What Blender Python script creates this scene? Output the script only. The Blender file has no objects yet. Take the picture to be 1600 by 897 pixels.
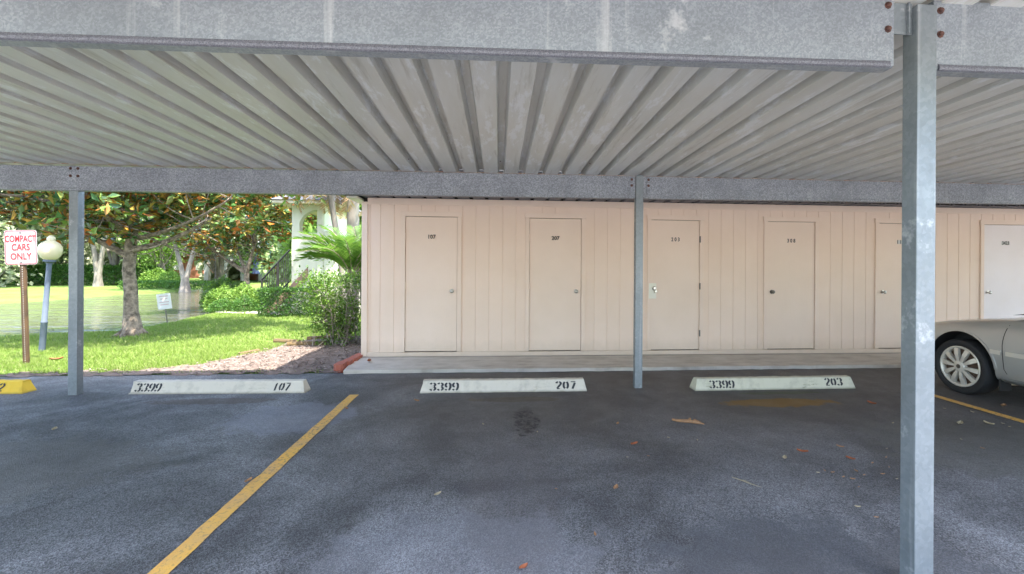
import bpy, bmesh, math, random
import numpy as np
from mathutils import Vector, Matrix
from mathutils.bvhtree import BVHTree
R = math.radians
random.seed(7); rng = np.random.default_rng(7)
sc = bpy.context.scene
COL = sc.collection

# ------------------------------------------------------------ camera, light
EYE = 1.40
cam_d = bpy.data.cameras.new('camera'); cam = bpy.data.objects.new('camera', cam_d); COL.objects.link(cam)
cam_d.sensor_width = 36; cam_d.lens = 715 / 1600 * 36
cam_d.shift_x = -(832 - 800) / 1600; cam_d.shift_y = -(448.5 - 418) / 1600
yaw = math.atan(53 / 715)
cam.matrix_world = (Matrix.Translation((0, 0, EYE)) @ Matrix.Rotation(-yaw, 4, 'Z')
                    @ Matrix.Rotation(R(90), 4, 'X') @ Matrix.Rotation(R(.36), 4, 'Z'))
cam_d.clip_start = .02; cam_d.clip_end = 2000
sc.camera = cam

SUN_DIR = Vector((.27, -.33, 1.0)).normalized()          # towards the sun
el = math.asin(SUN_DIR.z); az = math.atan2(SUN_DIR.x, SUN_DIR.y)
w = bpy.data.worlds.new('World'); sc.world = w; w.use_nodes = True
nt = w.node_tree; bg = nt.nodes['Background']
sky = nt.nodes.new('ShaderNodeTexSky'); sky.sky_type = 'NISHITA'; sky.sun_disc = False
sky.sun_elevation = el; sky.sun_rotation = az; sky.air_density = 1.0; sky.dust_density = 2.0
nt.links.new(sky.outputs[0], bg.inputs[0]); bg.inputs[1].default_value = .15
sl = bpy.data.lights.new('sun', 'SUN'); sl.energy = 2.6; sl.angle = R(.6); sl.color = (1, .95, .87)
sun = bpy.data.objects.new('sun', sl); COL.objects.link(sun)
sun.rotation_euler = SUN_DIR.to_track_quat('Z', 'Y').to_euler(); sun.location = (0, -5, 20)
sc.view_settings.view_transform = 'Standard'; sc.view_settings.look = 'None'
sc.view_settings.gamma = 1; sc.view_settings.use_curve_mapping = False
sc.view_settings.exposure = 2.82
sc.cycles.max_bounces = 8; sc.cycles.diffuse_bounces = 5; sc.cycles.use_denoising = True
sc.cycles.sample_clamp_indirect = 8

# ------------------------------------------------------------ materials
def new_mat(name):
    m = bpy.data.materials.new(name); m.use_nodes = True
    return m, m.node_tree, m.node_tree.nodes['Principled BSDF']
def N(nt, kind, **kw):
    n = nt.nodes.new('ShaderNode' + kind)
    for k, v in kw.items(): setattr(n, k, v)
    return n
def coords(nt, scale=(1, 1, 1)):
    tc = N(nt, 'TexCoord'); mp = N(nt, 'Mapping'); mp.inputs['Scale'].default_value = scale
    nt.links.new(tc.outputs['Object'], mp.inputs[0]); return mp.outputs[0]
def noise(nt, co, scale, detail=4, rough=.6, dist=0):
    n = N(nt, 'TexNoise'); n.inputs['Scale'].default_value = scale; n.inputs['Detail'].default_value = detail
    n.inputs['Roughness'].default_value = rough; n.inputs['Distortion'].default_value = dist
    nt.links.new(co, n.inputs['Vector']); return n.outputs['Fac']
def ramp(nt, fac, lo, hi, a=(0, 0, 0), b=(1, 1, 1)):
    r = N(nt, 'ValToRGB'); e = r.color_ramp.elements
    e[0].position = lo; e[1].position = hi
    e[0].color = (*a, 1); e[1].color = (*b, 1); nt.links.new(fac, r.inputs[0]); return r.outputs[0]
def mix(nt, fac, a, b, mode='MIX'):
    n = N(nt, 'Mix', data_type='RGBA', blend_type=mode)
    for sock, v in ((n.inputs[0], fac), (n.inputs[6], a), (n.inputs[7], b)):
        if isinstance(v, (int, float)): sock.default_value = v
        elif isinstance(v, tuple): sock.default_value = (*v, 1)
        else: nt.links.new(v, sock)
    return n.outputs[2]
def mth(nt, op, a, b=0, c=None):
    n = N(nt, 'Math', operation=op)
    for i, v in enumerate((a, b) if c is None else (a, b, c)):
        if isinstance(v, (int, float)): n.inputs[i].default_value = v
        else: nt.links.new(v, n.inputs[i])
    return n.outputs[0]
def bump(nt, p, h, strength, dist=.01):
    b = N(nt, 'Bump'); b.inputs['Strength'].default_value = strength; b.inputs['Distance'].default_value = dist
    nt.links.new(h, b.inputs['Height']); nt.links.new(b.outputs[0], p.inputs['Normal'])

def mat(name, c1, c2=None, scale=6, rough=.6, metal=0, bmp=0, bscale=60, lo=.35, hi=.65, stretch=(1, 1, 1), spec=None):
    m, nt, p = new_mat(name)
    p.inputs['Roughness'].default_value = rough; p.inputs['Metallic'].default_value = metal
    if spec is not None: p.inputs['Specular IOR Level'].default_value = spec
    co = coords(nt, stretch)
    if c2: nt.links.new(mix(nt, ramp(nt, noise(nt, co, scale), lo, hi), c1, c2), p.inputs['Base Color'])
    else: p.inputs['Base Color'].default_value = (*c1, 1)
    if bmp: bump(nt, p, noise(nt, co, bscale), bmp)
    return m

def spot(nt, co, cx, cy, rx, ry, wob=.35, wscale=6):
    """1 inside a ragged ellipse on the ground, 0 outside"""
    sp = N(nt, 'SeparateXYZ'); nt.links.new(co, sp.inputs[0])
    dx = mth(nt, 'DIVIDE', mth(nt, 'SUBTRACT', sp.outputs[0], cx), rx)
    dy = mth(nt, 'DIVIDE', mth(nt, 'SUBTRACT', sp.outputs[1], cy), ry)
    d = mth(nt, 'SQRT', mth(nt, 'ADD', mth(nt, 'MULTIPLY', dx, dx), mth(nt, 'MULTIPLY', dy, dy)))
    d = mth(nt, 'ADD', d, mth(nt, 'MULTIPLY', mth(nt, 'SUBTRACT', noise(nt, co, wscale, 5), .5), wob * 4))
    return ramp(nt, d, .8, 1.05, (1, 1, 1), (0, 0, 0))

def m_asphalt():
    m, nt, p = new_mat('asphalt'); co = coords(nt)
    big = noise(nt, co, .8, 5, .62, .6); med = noise(nt, co, 3.2, 6, .65); fine = noise(nt, co, 130, 3, .7)
    base = mix(nt, ramp(nt, big, .4, .62), (.075, .078, .083), (.225, .232, .245))
    base = mix(nt, ramp(nt, med, .4, .75), base, mix(nt, .5, base, (.085, .08, .085)))
    v = N(nt, 'TexVoronoi'); v.inputs['Scale'].default_value = 170; nt.links.new(co, v.inputs['Vector'])
    agg = ramp(nt, v.outputs['Color'], .25, .95, (.28, .28, .28), (2.1, 2.1, 2.05))
    base = mix(nt, .8, base, agg, 'MULTIPLY')
    sp = N(nt, 'SeparateXYZ'); nt.links.new(co, sp.inputs[0])
    # darker and browner towards the kerb stops, brown tannin stains where leaves rot
    band = N(nt, 'MapRange'); band.inputs[1].default_value = 3.2; band.inputs[2].default_value = 5.1
    nt.links.new(mth(nt, 'ADD', sp.outputs[1], mth(nt, 'MULTIPLY', big, 1.6)), band.inputs[0])
    east = N(nt, 'MapRange'); east.inputs[1].default_value = -2.2; east.inputs[2].default_value = -.4
    nt.links.new(sp.outputs[0], east.inputs[0])
    base = mix(nt, mth(nt, 'MULTIPLY', mth(nt, 'MULTIPLY', band.outputs[0], east.outputs[0]), .7), base, (.088, .074, .064))
    for cx, cy, rx, ry, c, f in ((.27, 4.2, .12, .42, (.05, .045, .045), .5),
                                 (2.95, 4.6, .66, .16, (.17, .09, .015), 1.0), (.2, 4.85, .5, .1, (.08, .055, .02), .5),
                                 (3.2, 4.95, .5, .06, (.06, .07, .02), .6), (-2.9, 4.95, .7, .12, (.075, .05, .035), .6),
                                 (-3.6, 3.4, 1.3, .6, (.11, .105, .095), .5), (.1, 2.9, .35, .9, (.10, .09, .09), .4),
                                 (1.5, 1.75, 1.0, .8, (.085, .09, .10), .6), (4.0, 3.4, 1.1, .7, (.10, .10, .085), .5),
                                 (-.2, 2.1, .8, .6, (.25, .255, .28), .3), (-1.9, 4.4, .6, .5, (.24, .25, .30), .45)):
        base = mix(nt, mth(nt, 'MULTIPLY', spot(nt, co, cx, cy, rx, ry), f), base, c)
    oil = mth(nt, 'MULTIPLY', spot(nt, co, .27, 4.17, .12, .36, .7, 9), ramp(nt, noise(nt, coords(nt, (17, 11, 1)), 1, 5, .75), .46, .56))
    base = mix(nt, oil, base, (.012, .011, .012))
    grit = ramp(nt, noise(nt, co, 210, 2, .6), .66, .74); base = mix(nt, mth(nt, 'MULTIPLY', grit, .55), base, (.42, .42, .42))
    pit = ramp(nt, noise(nt, coords(nt, (1, 1.8, 1)), 34, 5, .75), .58, .68); base = mix(nt, mth(nt, 'MULTIPLY', mth(nt, 'MULTIPLY', pit, spot(nt, co, -3.2, 3.5, 2.2, .9)), .65), base, (.055, .05, .05))
    nt.links.new(base, p.inputs['Base Color'])
    r = ramp(nt, med, .3, .8, (.55, .55, .55), (.8, .8, .8)); nt.links.new(r, p.inputs['Roughness'])
    h = mth(nt, 'ADD', mth(nt, 'MULTIPLY', v.outputs['Distance'], .8), mth(nt, 'ADD', fine, mth(nt, 'MULTIPLY', noise(nt, co, 14, 5, .7), 1.6)))
    bump(nt, p, h, .75, .006)
    return m

def m_galv(name, a, b, scale=55, metal=.55, rough=.42, streak=None, fl=.5):
    m, nt, p = new_mat(name); co = coords(nt)
    v = N(nt, 'TexVoronoi'); v.inputs['Scale'].default_value = scale
    dn = noise(nt, co, 30, 3); cc = N(nt, 'MixRGB'); cc.inputs[0].default_value = .03
    nt.links.new(co, cc.inputs[1]); nt.links.new(dn, cc.inputs[2]); nt.links.new(cc.outputs[0], v.inputs['Vector'])
    sep = N(nt, 'SeparateColor'); nt.links.new(v.outputs['Color'], sep.inputs[0])
    base = mix(nt, ramp(nt, sep.outputs[0], .25, .9), a, b)
    base = mix(nt, mth(nt, 'MULTIPLY', ramp(nt, noise(nt, co, 2.2, 5, .65), .4, .72), fl), base, tuple(x * .62 for x in a))
    if streak:   # white rust bleeding downwards
        st = coords(nt, (11, 11, .35)); s = ramp(nt, noise(nt, st, 1, 4), .58, .70)
        base = mix(nt, mth(nt, 'MULTIPLY', s, streak), base, (.62, .62, .62))
        w2 = ramp(nt, noise(nt, coords(nt, (4, 4, 4)), 1, 5, .7), .6, .68)
        base = mix(nt, mth(nt, 'MULTIPLY', w2, streak), base, (.7, .7, .7))
    nt.links.new(base, p.inputs['Base Color']); p.inputs['Metallic'].default_value = metal
    nt.links.new(ramp(nt, sep.outputs[1], 0, 1, (rough - .08,) * 3, (rough + .14,) * 3), p.inputs['Roughness'])
    bump(nt, p, noise(nt, co, 22, 5), .12, .01)
    return m

def m_deck():
    m, nt, p = new_mat('roof_deck_steel'); st = coords(nt, (5, .7, 5))
    sp = N(nt, 'SeparateXYZ'); nt.links.new(coords(nt), sp.inputs[0])
    pan = N(nt, 'TexWhiteNoise', noise_dimensions='1D')
    nt.links.new(mth(nt, 'FLOOR', mth(nt, 'DIVIDE', sp.outputs[0], .46)), pan.inputs['W'])
    base = mix(nt, ramp(nt, noise(nt, st, 1.2, 5), .35, .65), (.60, .585, .535), (.68, .68, .66))
    base = mix(nt, mth(nt, 'MULTIPLY', pan.outputs['Value'], .4), base, (.50, .48, .44))
    w = ramp(nt, noise(nt, coords(nt, (6, 1.6, 6)), 1.5, 6, .7), .55, .62)
    base = mix(nt, mth(nt, 'MULTIPLY', w, .55), base, (.80, .82, .86))
    d = ramp(nt, noise(nt, coords(nt, (14, .9, 14)), 1.1, 5, .7), .56, .7)
    base = mix(nt, mth(nt, 'MULTIPLY', d, .6), base, (.34, .31, .26))
    nt.links.new(base, p.inputs['Base Color']); p.inputs['Metallic'].default_value = .15
    p.inputs['Roughness'].default_value = .42
    bump(nt, p, noise(nt, coords(nt, (30, 4, 30)), 1, 4), .1, .01)
    return m

def m_wall(name, c, var=.06):
    m, nt, p = new_mat(name); co = coords(nt)
    c2 = (c[0] * .94, c[1] * .93, c[2] * .91)
    base = mix(nt, ramp(nt, noise(nt, co, 1.3, 5), .35, .7), c, c2)
    sp = N(nt, 'SeparateXYZ'); nt.links.new(co, sp.inputs[0])
    grime = N(nt, 'MapRange'); grime.inputs[1].default_value = .42; grime.inputs[2].default_value = .03
    nt.links.new(mth(nt, 'ADD', sp.outputs[2], mth(nt, 'MULTIPLY', noise(nt, co, 7, 5, .7), .22)), grime.inputs[0])
    base = mix(nt, mth(nt, 'MULTIPLY', grime.outputs[0], .5), base, (.36, .30, .21))
    nt.links.new(base, p.inputs['Base Color']); p.inputs['Roughness'].default_value = .7
    bump(nt, p, mth(nt, 'ADD', noise(nt, coords(nt, (40, 40, 3)), 2, 5), mth(nt, 'MULTIPLY', noise(nt, co, 120, 2), .4)), .22, .006)
    return m

def m_concrete():
    m, nt, p = new_mat('pale_concrete'); co = coords(nt)
    base = mix(nt, ramp(nt, noise(nt, co, 2.5, 6, .7), .35, .7), (.60, .55, .485), (.47, .42, .355))
    base = mix(nt, mth(nt, 'MULTIPLY', ramp(nt, noise(nt, coords(nt, (1.2, 5, 1)), 1.4, 6, .7), .5, .7), .6), base, (.22, .18, .14))
    sp = N(nt, 'SeparateXYZ'); nt.links.new(co, sp.inputs[0])
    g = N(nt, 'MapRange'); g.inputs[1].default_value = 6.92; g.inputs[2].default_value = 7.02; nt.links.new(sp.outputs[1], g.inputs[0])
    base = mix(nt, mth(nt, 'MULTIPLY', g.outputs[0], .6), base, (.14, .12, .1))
    nt.links.new(base, p.inputs['Base Color']); p.inputs['Roughness'].default_value = .85
    bump(nt, p, noise(nt, co, 70, 5), .3, .004); return m

def m_stop(name, c, dirt):
    m, nt, p = new_mat(name); co = coords(nt)
    base = mix(nt, ramp(nt, noise(nt, co, 9, 6, .7), .5, .78), c, tuple(x * .7 for x in c))
    base = mix(nt, mth(nt, 'MULTIPLY', ramp(nt, noise(nt, coords(nt, (3, 12, 8)), 1.6, 6, .75), .6, .68), dirt), base, (.2, .2, .12))
    sp = N(nt, 'SeparateXYZ'); nt.links.new(co, sp.inputs[0])
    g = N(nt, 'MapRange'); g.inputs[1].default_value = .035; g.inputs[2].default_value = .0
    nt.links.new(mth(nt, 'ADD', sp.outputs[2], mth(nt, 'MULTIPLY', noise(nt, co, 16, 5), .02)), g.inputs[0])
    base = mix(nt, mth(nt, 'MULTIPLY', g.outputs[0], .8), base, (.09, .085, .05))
    nt.links.new(base, p.inputs['Base Color']); p.inputs['Roughness'].default_value = .75
    bump(nt, p, noise(nt, co, 90, 5), .3, .004); return m

def m_line():
    m, nt, p = new_mat('worn_yellow_paint'); co = coords(nt)
    wear = ramp(nt, noise(nt, co, 42, 5, .75), .53, .6)
    sp = N(nt, 'SeparateXYZ'); nt.links.new(co, sp.inputs[0])
    zone = N(nt, 'MapRange'); zone.inputs[1].default_value = .9; zone.inputs[2].default_value = 0
    nt.links.new(mth(nt, 'ABSOLUTE', mth(nt, 'SUBTRACT', sp.outputs[1], 3.9)), zone.inputs[0])
    f = mth(nt, 'MULTIPLY', wear, mth(nt, 'ADD', .35, mth(nt, 'MULTIPLY', zone.outputs[0], .65)))
    base = mix(nt, ramp(nt, noise(nt, co, 5, 4), .4, .7), (.78, .44, .085), (.62, .37, .14))
    base = mix(nt, f, base, (.12, .11, .105))
    nt.links.new(base, p.inputs['Base Color']); p.inputs['Roughness'].default_value = .7
    bump(nt, p, noise(nt, co, 110, 3), .5, .004); return m

def m_leaf(name, cols, rough=.45, trans=.35, spec=.4):
    """per-leaf random colour (each leaf is its own island)"""
    m, nt, p = new_mat(name)
    g = N(nt, 'NewGeometry'); r = N(nt, 'ValToRGB'); r.color_ramp.interpolation = 'LINEAR'
    e = r.color_ramp.elements
    while len(e) < len(cols): e.new(.5)
    for i, c in enumerate(cols): e[i].position = i / max(1, len(cols) - 1); e[i].color = (*c, 1)
    nt.links.new(g.outputs['Random Per Island'], r.inputs[0])
    nt.links.new(r.outputs[0], p.inputs['Base Color']); p.inputs['Roughness'].default_value = rough
    p.inputs['Specular IOR Level'].default_value = spec
    if trans:
        t = N(nt, 'BsdfTranslucent'); ms = N(nt, 'MixShader'); ms.inputs[0].default_value = trans
        tc = mix(nt, .35, r.outputs[0], (.25, .42, .05), 'MIX') if cols[0][1] > cols[0][0] else r.outputs[0]
        nt.links.new(tc, t.inputs[0]); out = nt.nodes['Material Output']
        nt.links.new(p.outputs[0], ms.inputs[1]); nt.links.new(t.outputs[0], ms.inputs[2]); nt.links.new(ms.outputs[0], out.inputs[0])
    return m

def m_ground():
    m, nt, p = new_mat('lawn_ground'); co = coords(nt)
    base = mix(nt, ramp(nt, noise(nt, co, .5, 6, .7), .35, .7), (.10, .17, .035), (.185, .26, .075))
    base = mix(nt, ramp(nt, noise(nt, co, 9, 6, .75), .45, .8), base, (.09, .13, .025))
    base = mix(nt, mth(nt, 'MULTIPLY', ramp(nt, noise(nt, co, 2.3, 5, .7), .6, .75), .35), base, (.26, .24, .11))
    nt.links.new(base, p.inputs['Base Color']); p.inputs['Roughness'].default_value = .9
    p.inputs['Specular IOR Level'].default_value = .1
    bump(nt, p, noise(nt, co, 45, 6, .8), .8, .03); return m

def m_water():
    m, nt, p = new_mat('pond_water')
    p.inputs['Base Color'].default_value = (.075, .07, .055, 1); p.inputs['Roughness'].default_value = .05
    p.inputs['Specular IOR Level'].default_value = .5
    bump(nt, p, noise(nt, coords(nt, (.3, 1.5, 1)), 1.3, 4, .62), 1.0, .14); return m

M = dict(
    asphalt=m_asphalt(), ground=m_ground(), water=m_water(), concrete=m_concrete(), line=m_line(), deck=m_deck(), bounce_pad=mat('pale_bounce', (.50, .47, .42), (.40, .37, .33), 2, rough=.9),
    beam=m_galv('galvanised_beam', (.25, .272, .295), (.34, .365, .39), 140, metal=.3, streak=.5),
    beam_dark=m_galv('galvanised_purlin', (.19, .20, .225), (.36, .38, .41), 120, metal=.3, streak=.1),
    post=m_galv('galvanised_post', (.21, .235, .247), (.245, .27, .283), 60, metal=.3, rough=.4, streak=.4, fl=.55),
    edge=mat('galvanised_edge_dark', (.09, .09, .105), (.22, .22, .25), 190, rough=.6, metal=.2, bmp=.3),
    wall=m_wall('siding_paint', (.83, .655, .535)), door=m_wall('door_paint', (.83, .665, .55)), whitedoor=m_wall('pale_door_paint', (.80, .73, .72)), trim=m_wall('trim_paint', (.82, .655, .54)),
    dark=mat('dark_gap', (.03, .025, .02), rough=.9), bolt=mat('rusty_bolt', (.16, .07, .05), (.07, .035, .03), 60, rough=.8, bmp=.4),
    chrome=mat('polished_nickel', (.5, .48, .44), rough=.3, metal=1), oldmetal=mat('tarnished_metal', (.16, .15, .13), rough=.4, metal=.8),
    cream=mat('cream_cover_plate', (.78, .75, .64), rough=.5), ink=mat('stencil_black', (.03, .03, .035), (.12, .12, .12), 45, rough=.8, lo=.55, hi=.8),
    black=mat('black_lettering', (.02, .02, .02), rough=.6), silverplate=mat('number_backing', (.55, .54, .50), rough=.4),
    stopw=m_stop('kerb_stop_white', (.61, .55, .455), .3), stopm=m_stop('kerb_stop_mossy', (.58, .55, .42), .85), stopy=m_stop('kerb_stop_yellow', (.72, .46, .035), .2),
    plate=mat('sign_white', (.36, .34, .345), rough=.5), red=mat('sign_red', (.50, .02, .025), rough=.5),
    rustpost=mat('brown_sign_post', (.10, .055, .022), (.05, .03, .015), 12, rough=.7, bmp=.2), lamppost=mat('lamp_post_paint', (.085, .11, .15), (.12, .15, .20), 5, rough=.6, metal=.0, bmp=.05),
    bark=mat('magnolia_bark', (.34, .27, .20), (.09, .07, .05), 13, rough=.95, bmp=1, bscale=28), palebark=mat('pale_bark', (.27, .24, .20), (.15, .13, .11), 5, rough=.95, bmp=.8, bscale=15, stretch=(1, 1, .3)),
    stucco=mat('white_stucco', (.66, .65, .52), (.60, .60, .48), 3, rough=.9, bmp=.25, bscale=90), creamtrim=mat('cream_trim', (.66, .58, .43), rough=.7),
    shingle=mat('grey_shingles', (.13, .13, .145), (.08, .08, .09), 12, rough=.9, bmp=.6), iron=mat('black_iron', (.025, .022, .02), rough=.5),
    stringer=mat('brown_stringer', (.30, .19, .14), (.22, .14, .10), 5, rough=.8), brick=mat('painted_red_brick', (.42, .12, .075), (.30, .10, .07), 14, rough=.85, bmp=.4),
    timber=mat('old_yellow_timber', (.17, .115, .045), (.10, .07, .04), 10, rough=.9, bmp=.5, stretch=(1, 4, 4)),
    dirt=mat('bed_soil', (.10, .075, .062), (.20, .155, .13), 7, rough=.95, bmp=1, bscale=30), path=mat('path_concrete', (.46, .44, .41), (.38, .34, .32), 4, rough=.9),
    blue=mat('blue_canvas', (.20, .22, .50), rough=.8), farbrick=mat('far_brick', (.35, .14, .09), rough=.9), plaster=mat('far_plaster', (.75, .74, .70), rough=.9),
    rust=mat('rust_streak', (.28, .12, .05), (.45, .40, .35), 30, rough=.8),
)
M['leaf_top'] = m_leaf('magnolia_leaf_top', [(.03, .10, .05), (.09, .21, .05), (.20, .32, .06), (.05, .14, .06), (.34, .38, .08)], .25, .25, .7)
M['leaf_under'] = m_leaf('magnolia_leaf_underside', [(.58, .17, .03), (.34, .13, .04), (.72, .40, .06), (.14, .24, .07), (.58, .22, .04), (.30, .34, .08), (.10, .20, .08)], .4, .35)
M['shrub'] = m_leaf('shrub_leaf', [(.045, .12, .018), (.10, .21, .025), (.17, .29, .04), (.04, .08, .02)], .4, .35)
M['hedge'] = m_leaf('hedge_leaf', [(.035, .10, .02), (.07, .18, .03), (.13, .26, .05)], .45, .3)
M['bright'] = m_leaf('bright_bush_leaf', [(.16, .28, .04), (.26, .40, .08), (.10, .22, .03)], .5, .4)
M['far1'] = m_leaf('far_leaf_pale', [(.28, .38, .14), (.40, .48, .22), (.20, .29, .10)], .6, .35)
M['far2'] = m_leaf('far_leaf_green', [(.14, .26, .08), (.22, .36, .10), (.30, .42, .15)], .6, .35)
M['far3'] = m_leaf('far_leaf_grey', [(.36, .39, .25), (.46, .48, .33), (.24, .29, .17)], .6, .3)
M['palm'] = m_leaf('palm_leaflet', [(.06, .16, .025), (.12, .25, .04), (.18, .31, .06)], .4, .35)
M['drypalm'] = m_leaf('dry_palm_leaflet', [(.50, .32, .16), (.42, .25, .12), (.30, .30, .10)], .6, .3)
M['twig'] = mat('twig', (.22, .17, .12), (.34, .28, .21), 20, rough=.9)
M['twiggrey'] = mat('twig_grey', (.33, .29, .25), (.20, .17, .14), 20, rough=.9)
M['blade'] = m_leaf('grass_blade', [(.14, .23, .03), (.22, .33, .06), (.29, .38, .10), (.36, .36, .17)], .6, .45, .2)
M['chips'] = m_leaf('mulch_chip', [(.14, .10, .08), (.20, .165, .14), (.30, .26, .23), (.18, .11, .085), (.09, .07, .06)], .9, 0)
M['dead'] = m_leaf('dead_leaf', [(.42, .15, .05), (.50, .28, .12), (.55, .42, .25)], .7, .1)
M['tyre'] = mat('tyre_rubber', (.018, .018, .019), rough=.75, bmp=.1)
M['rim'] = mat('wheel_cover_silver', (.72, .69, .61), rough=.35, metal=.4)
M['brake'] = mat('brown_brake', (.10, .06, .04), rough=.8)
def m_paint():
    m, nt, p = new_mat('silver_car_paint'); p.inputs['Base Color'].default_value = (.49, .495, .475, 1)
    p.inputs['Metallic'].default_value = .5; p.inputs['Roughness'].default_value = .3; p.inputs['Coat Weight'].default_value = .6
    p.inputs['Coat Roughness'].default_value = .08
    return m
M['paint'] = m_paint()
M['plastic'] = mat('black_plastic', (.02, .02, .02), rough=.6)
M['glass'] = mat('dark_window_glass', (.02, .025, .025), rough=.05, spec=.8)
def m_globe():
    m, nt, p = new_mat('opal_globe'); p.inputs['Base Color'].default_value = (.62, .56, .36, 1); p.inputs['Roughness'].default_value = .25
    p.inputs['Subsurface Weight'].default_value = .3; p.inputs['Subsurface Radius'].default_value = (.1, .1, .08); return m
M['globe'] = m_globe()

# ------------------------------------------------------------ mesh helpers
class MB:
    def __init__(s): s.v = []; s.f = []; s.m = []
    def add(s, vs, fs, mi=0):
        o = len(s.v); s.v += [tuple(v) for v in vs]; s.f += [tuple(i + o for i in f) for f in fs]; s.m += [mi] * len(fs); return s
    def box(s, x0, x1, y0, y1, z0, z1, mi=0):
        return s.add([(x0, y0, z0), (x1, y0, z0), (x1, y1, z0), (x0, y1, z0), (x0, y0, z1), (x1, y0, z1), (x1, y1, z1), (x0, y1, z1)],
                     [(0, 3, 2, 1), (4, 5, 6, 7), (0, 1, 5, 4), (1, 2, 6, 5), (2, 3, 7, 6), (3, 0, 4, 7)], mi)
    def prism(s, poly, axis, a, b, mi=0):
        """poly: 2-D outline; axis 'x','y','z' extruded from a to b (other two coords in order)"""
        def P(p, t): return {'x': (t, p[0], p[1]), 'y': (p[0], t, p[1]), 'z': (p[0], p[1], t)}[axis]
        n = len(poly); vs = [P(p, a) for p in poly] + [P(p, b) for p in poly]
        return s.add(vs, [tuple(range(n))[::-1], tuple(range(n, 2 * n))] + [(i, (i + 1) % n, n + (i + 1) % n, n + i) for i in range(n)], mi)
    def tube(s, pts, rads, seg=8, mi=0, cap=True):
        pts = [Vector(p) for p in pts]; o = len(s.v); n = len(pts)
        if isinstance(rads, (int, float)): rads = [rads] * n
        up = None
        for i, p in enumerate(pts):
            t = (pts[min(i + 1, n - 1)] - pts[max(i - 1, 0)]).normalized()
            if up is None: up = t.orthogonal().normalized()
            a = (up - t * up.dot(t)).normalized(); b = t.cross(a); up = a
            for k in range(seg):
                q = 2 * math.pi * k / seg
                s.v.append(tuple(p + (a * math.cos(q) + b * math.sin(q)) * rads[i]))
        for i in range(n - 1):
            for k in range(seg):
                k2 = (k + 1) % seg
                s.f.append((o + i * seg + k, o + i * seg + k2, o + (i + 1) * seg + k2, o + (i + 1) * seg + k)); s.m.append(mi)
        if cap:
            s.f.append(tuple(o + k for k in range(seg))[::-1]); s.m.append(mi)
            s.f.append(tuple(o + (n - 1) * seg + k for k in range(seg))); s.m.append(mi)
        return s
    def lathe(s, prof, seg=24, c=(0, 0, 0), axis='z', mi=0):
        o = len(s.v)
        for r, h in prof:
            for k in range(seg):
                q = 2 * math.pi * k / seg; x, y = r * math.cos(q), r * math.sin(q)
                s.v.append((c[0] + x, c[1] + y, c[2] + h) if axis == 'z' else ((c[0] + h, c[1] + x, c[2] + y) if axis == 'x' else (c[0] + x, c[1] + h, c[2] + y)))
        for i in range(len(prof) - 1):
            for k in range(seg):
                k2 = (k + 1) % seg
                s.f.append((o + i * seg + k, o + i * seg + k2, o + (i + 1) * seg + k2, o + (i + 1) * seg + k)); s.m.append(mi)
        return s
def build(name, mb, mats, parent=None, origin=(0, 0, 0), smooth=False, bevel=0, recalc=True):
    if not isinstance(mats, (list, tuple)): mats = [mats]
    me = bpy.data.meshes.new(name); ox, oy, oz = origin
    me.from_pydata([(x - ox, y - oy, z - oz) for x, y, z in mb.v], [], mb.f)
    for m in mats: me.materials.append(m)
    if any(mb.m): me.polygons.foreach_set('material_index', mb.m)
    if recalc or bevel:
        bm = bmesh.new(); bm.from_mesh(me); bmesh.ops.recalc_face_normals(bm, faces=bm.faces)
        if bevel: bmesh.ops.bevel(bm, geom=[e for e in bm.edges if len(e.link_faces) == 2 and e.calc_face_angle(0) > .5], offset=bevel, segments=2, profile=.6, affect='EDGES')
        bm.to_mesh(me); bm.free()
    if smooth:
        me.polygons.foreach_set('use_smooth', [True] * len(me.polygons))
        try: me.set_sharp_from_angle(angle=R(40))
        except Exception: pass
    me.update()
    o = bpy.data.objects.new(name, me); COL.objects.link(o)
    if parent: o.parent = parent
    return o
def tag(o, label=None, cat=None, group=None, kind=None):
    if label: o['label'] = label
    if cat: o['category'] = cat
    if group: o['group'] = group
    if kind: o['kind'] = kind
    return o
def empty(name, loc, label, cat, group=None, rz=0):
    o = bpy.data.objects.new(name, None); COL.objects.link(o); o.location = loc; o.rotation_euler = (0, 0, rz)
    o.empty_display_size = .1; return tag(o, label, cat, group)
def copy_tree(o, parent=None):
    c = o.copy(); COL.objects.link(c); c.parent = parent
    for ch in list(o.children): copy_tree(ch, c)
    return c
def text_mb(s, size, xs=1.0, weight=0.0):
    """text as outlines in the XZ plane (facing -Y), centred"""
    cu = bpy.data.curves.new('t', 'FONT'); cu.body = s; cu.size = size; cu.align_x = 'CENTER'; cu.align_y = 'CENTER'
    cu.offset = weight; cu.extrude = .0008; cu.resolution_u = 3
    ob = bpy.data.objects.new('t', cu); COL.objects.link(ob); bpy.context.view_layer.update()
    me = bpy.data.meshes.new_from_object(ob.evaluated_get(bpy.context.evaluated_depsgraph_get()))
    mb = MB(); mb.add([(v.co.x * xs, -v.co.z, v.co.y) for v in me.vertices], [tuple(p.vertices) for p in me.polygons])
    bpy.data.objects.remove(ob); bpy.data.curves.remove(cu); bpy.data.meshes.remove(me)
    return mb
def moved(mb, x=0, y=0, z=0, M4=None):
    r = MB(); r.f = list(mb.f); r.m = list(mb.m)
    r.v = [tuple(M4 @ Vector(v)) if M4 else (v[0] + x, v[1] + y, v[2] + z) for v in mb.v]; return r

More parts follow.
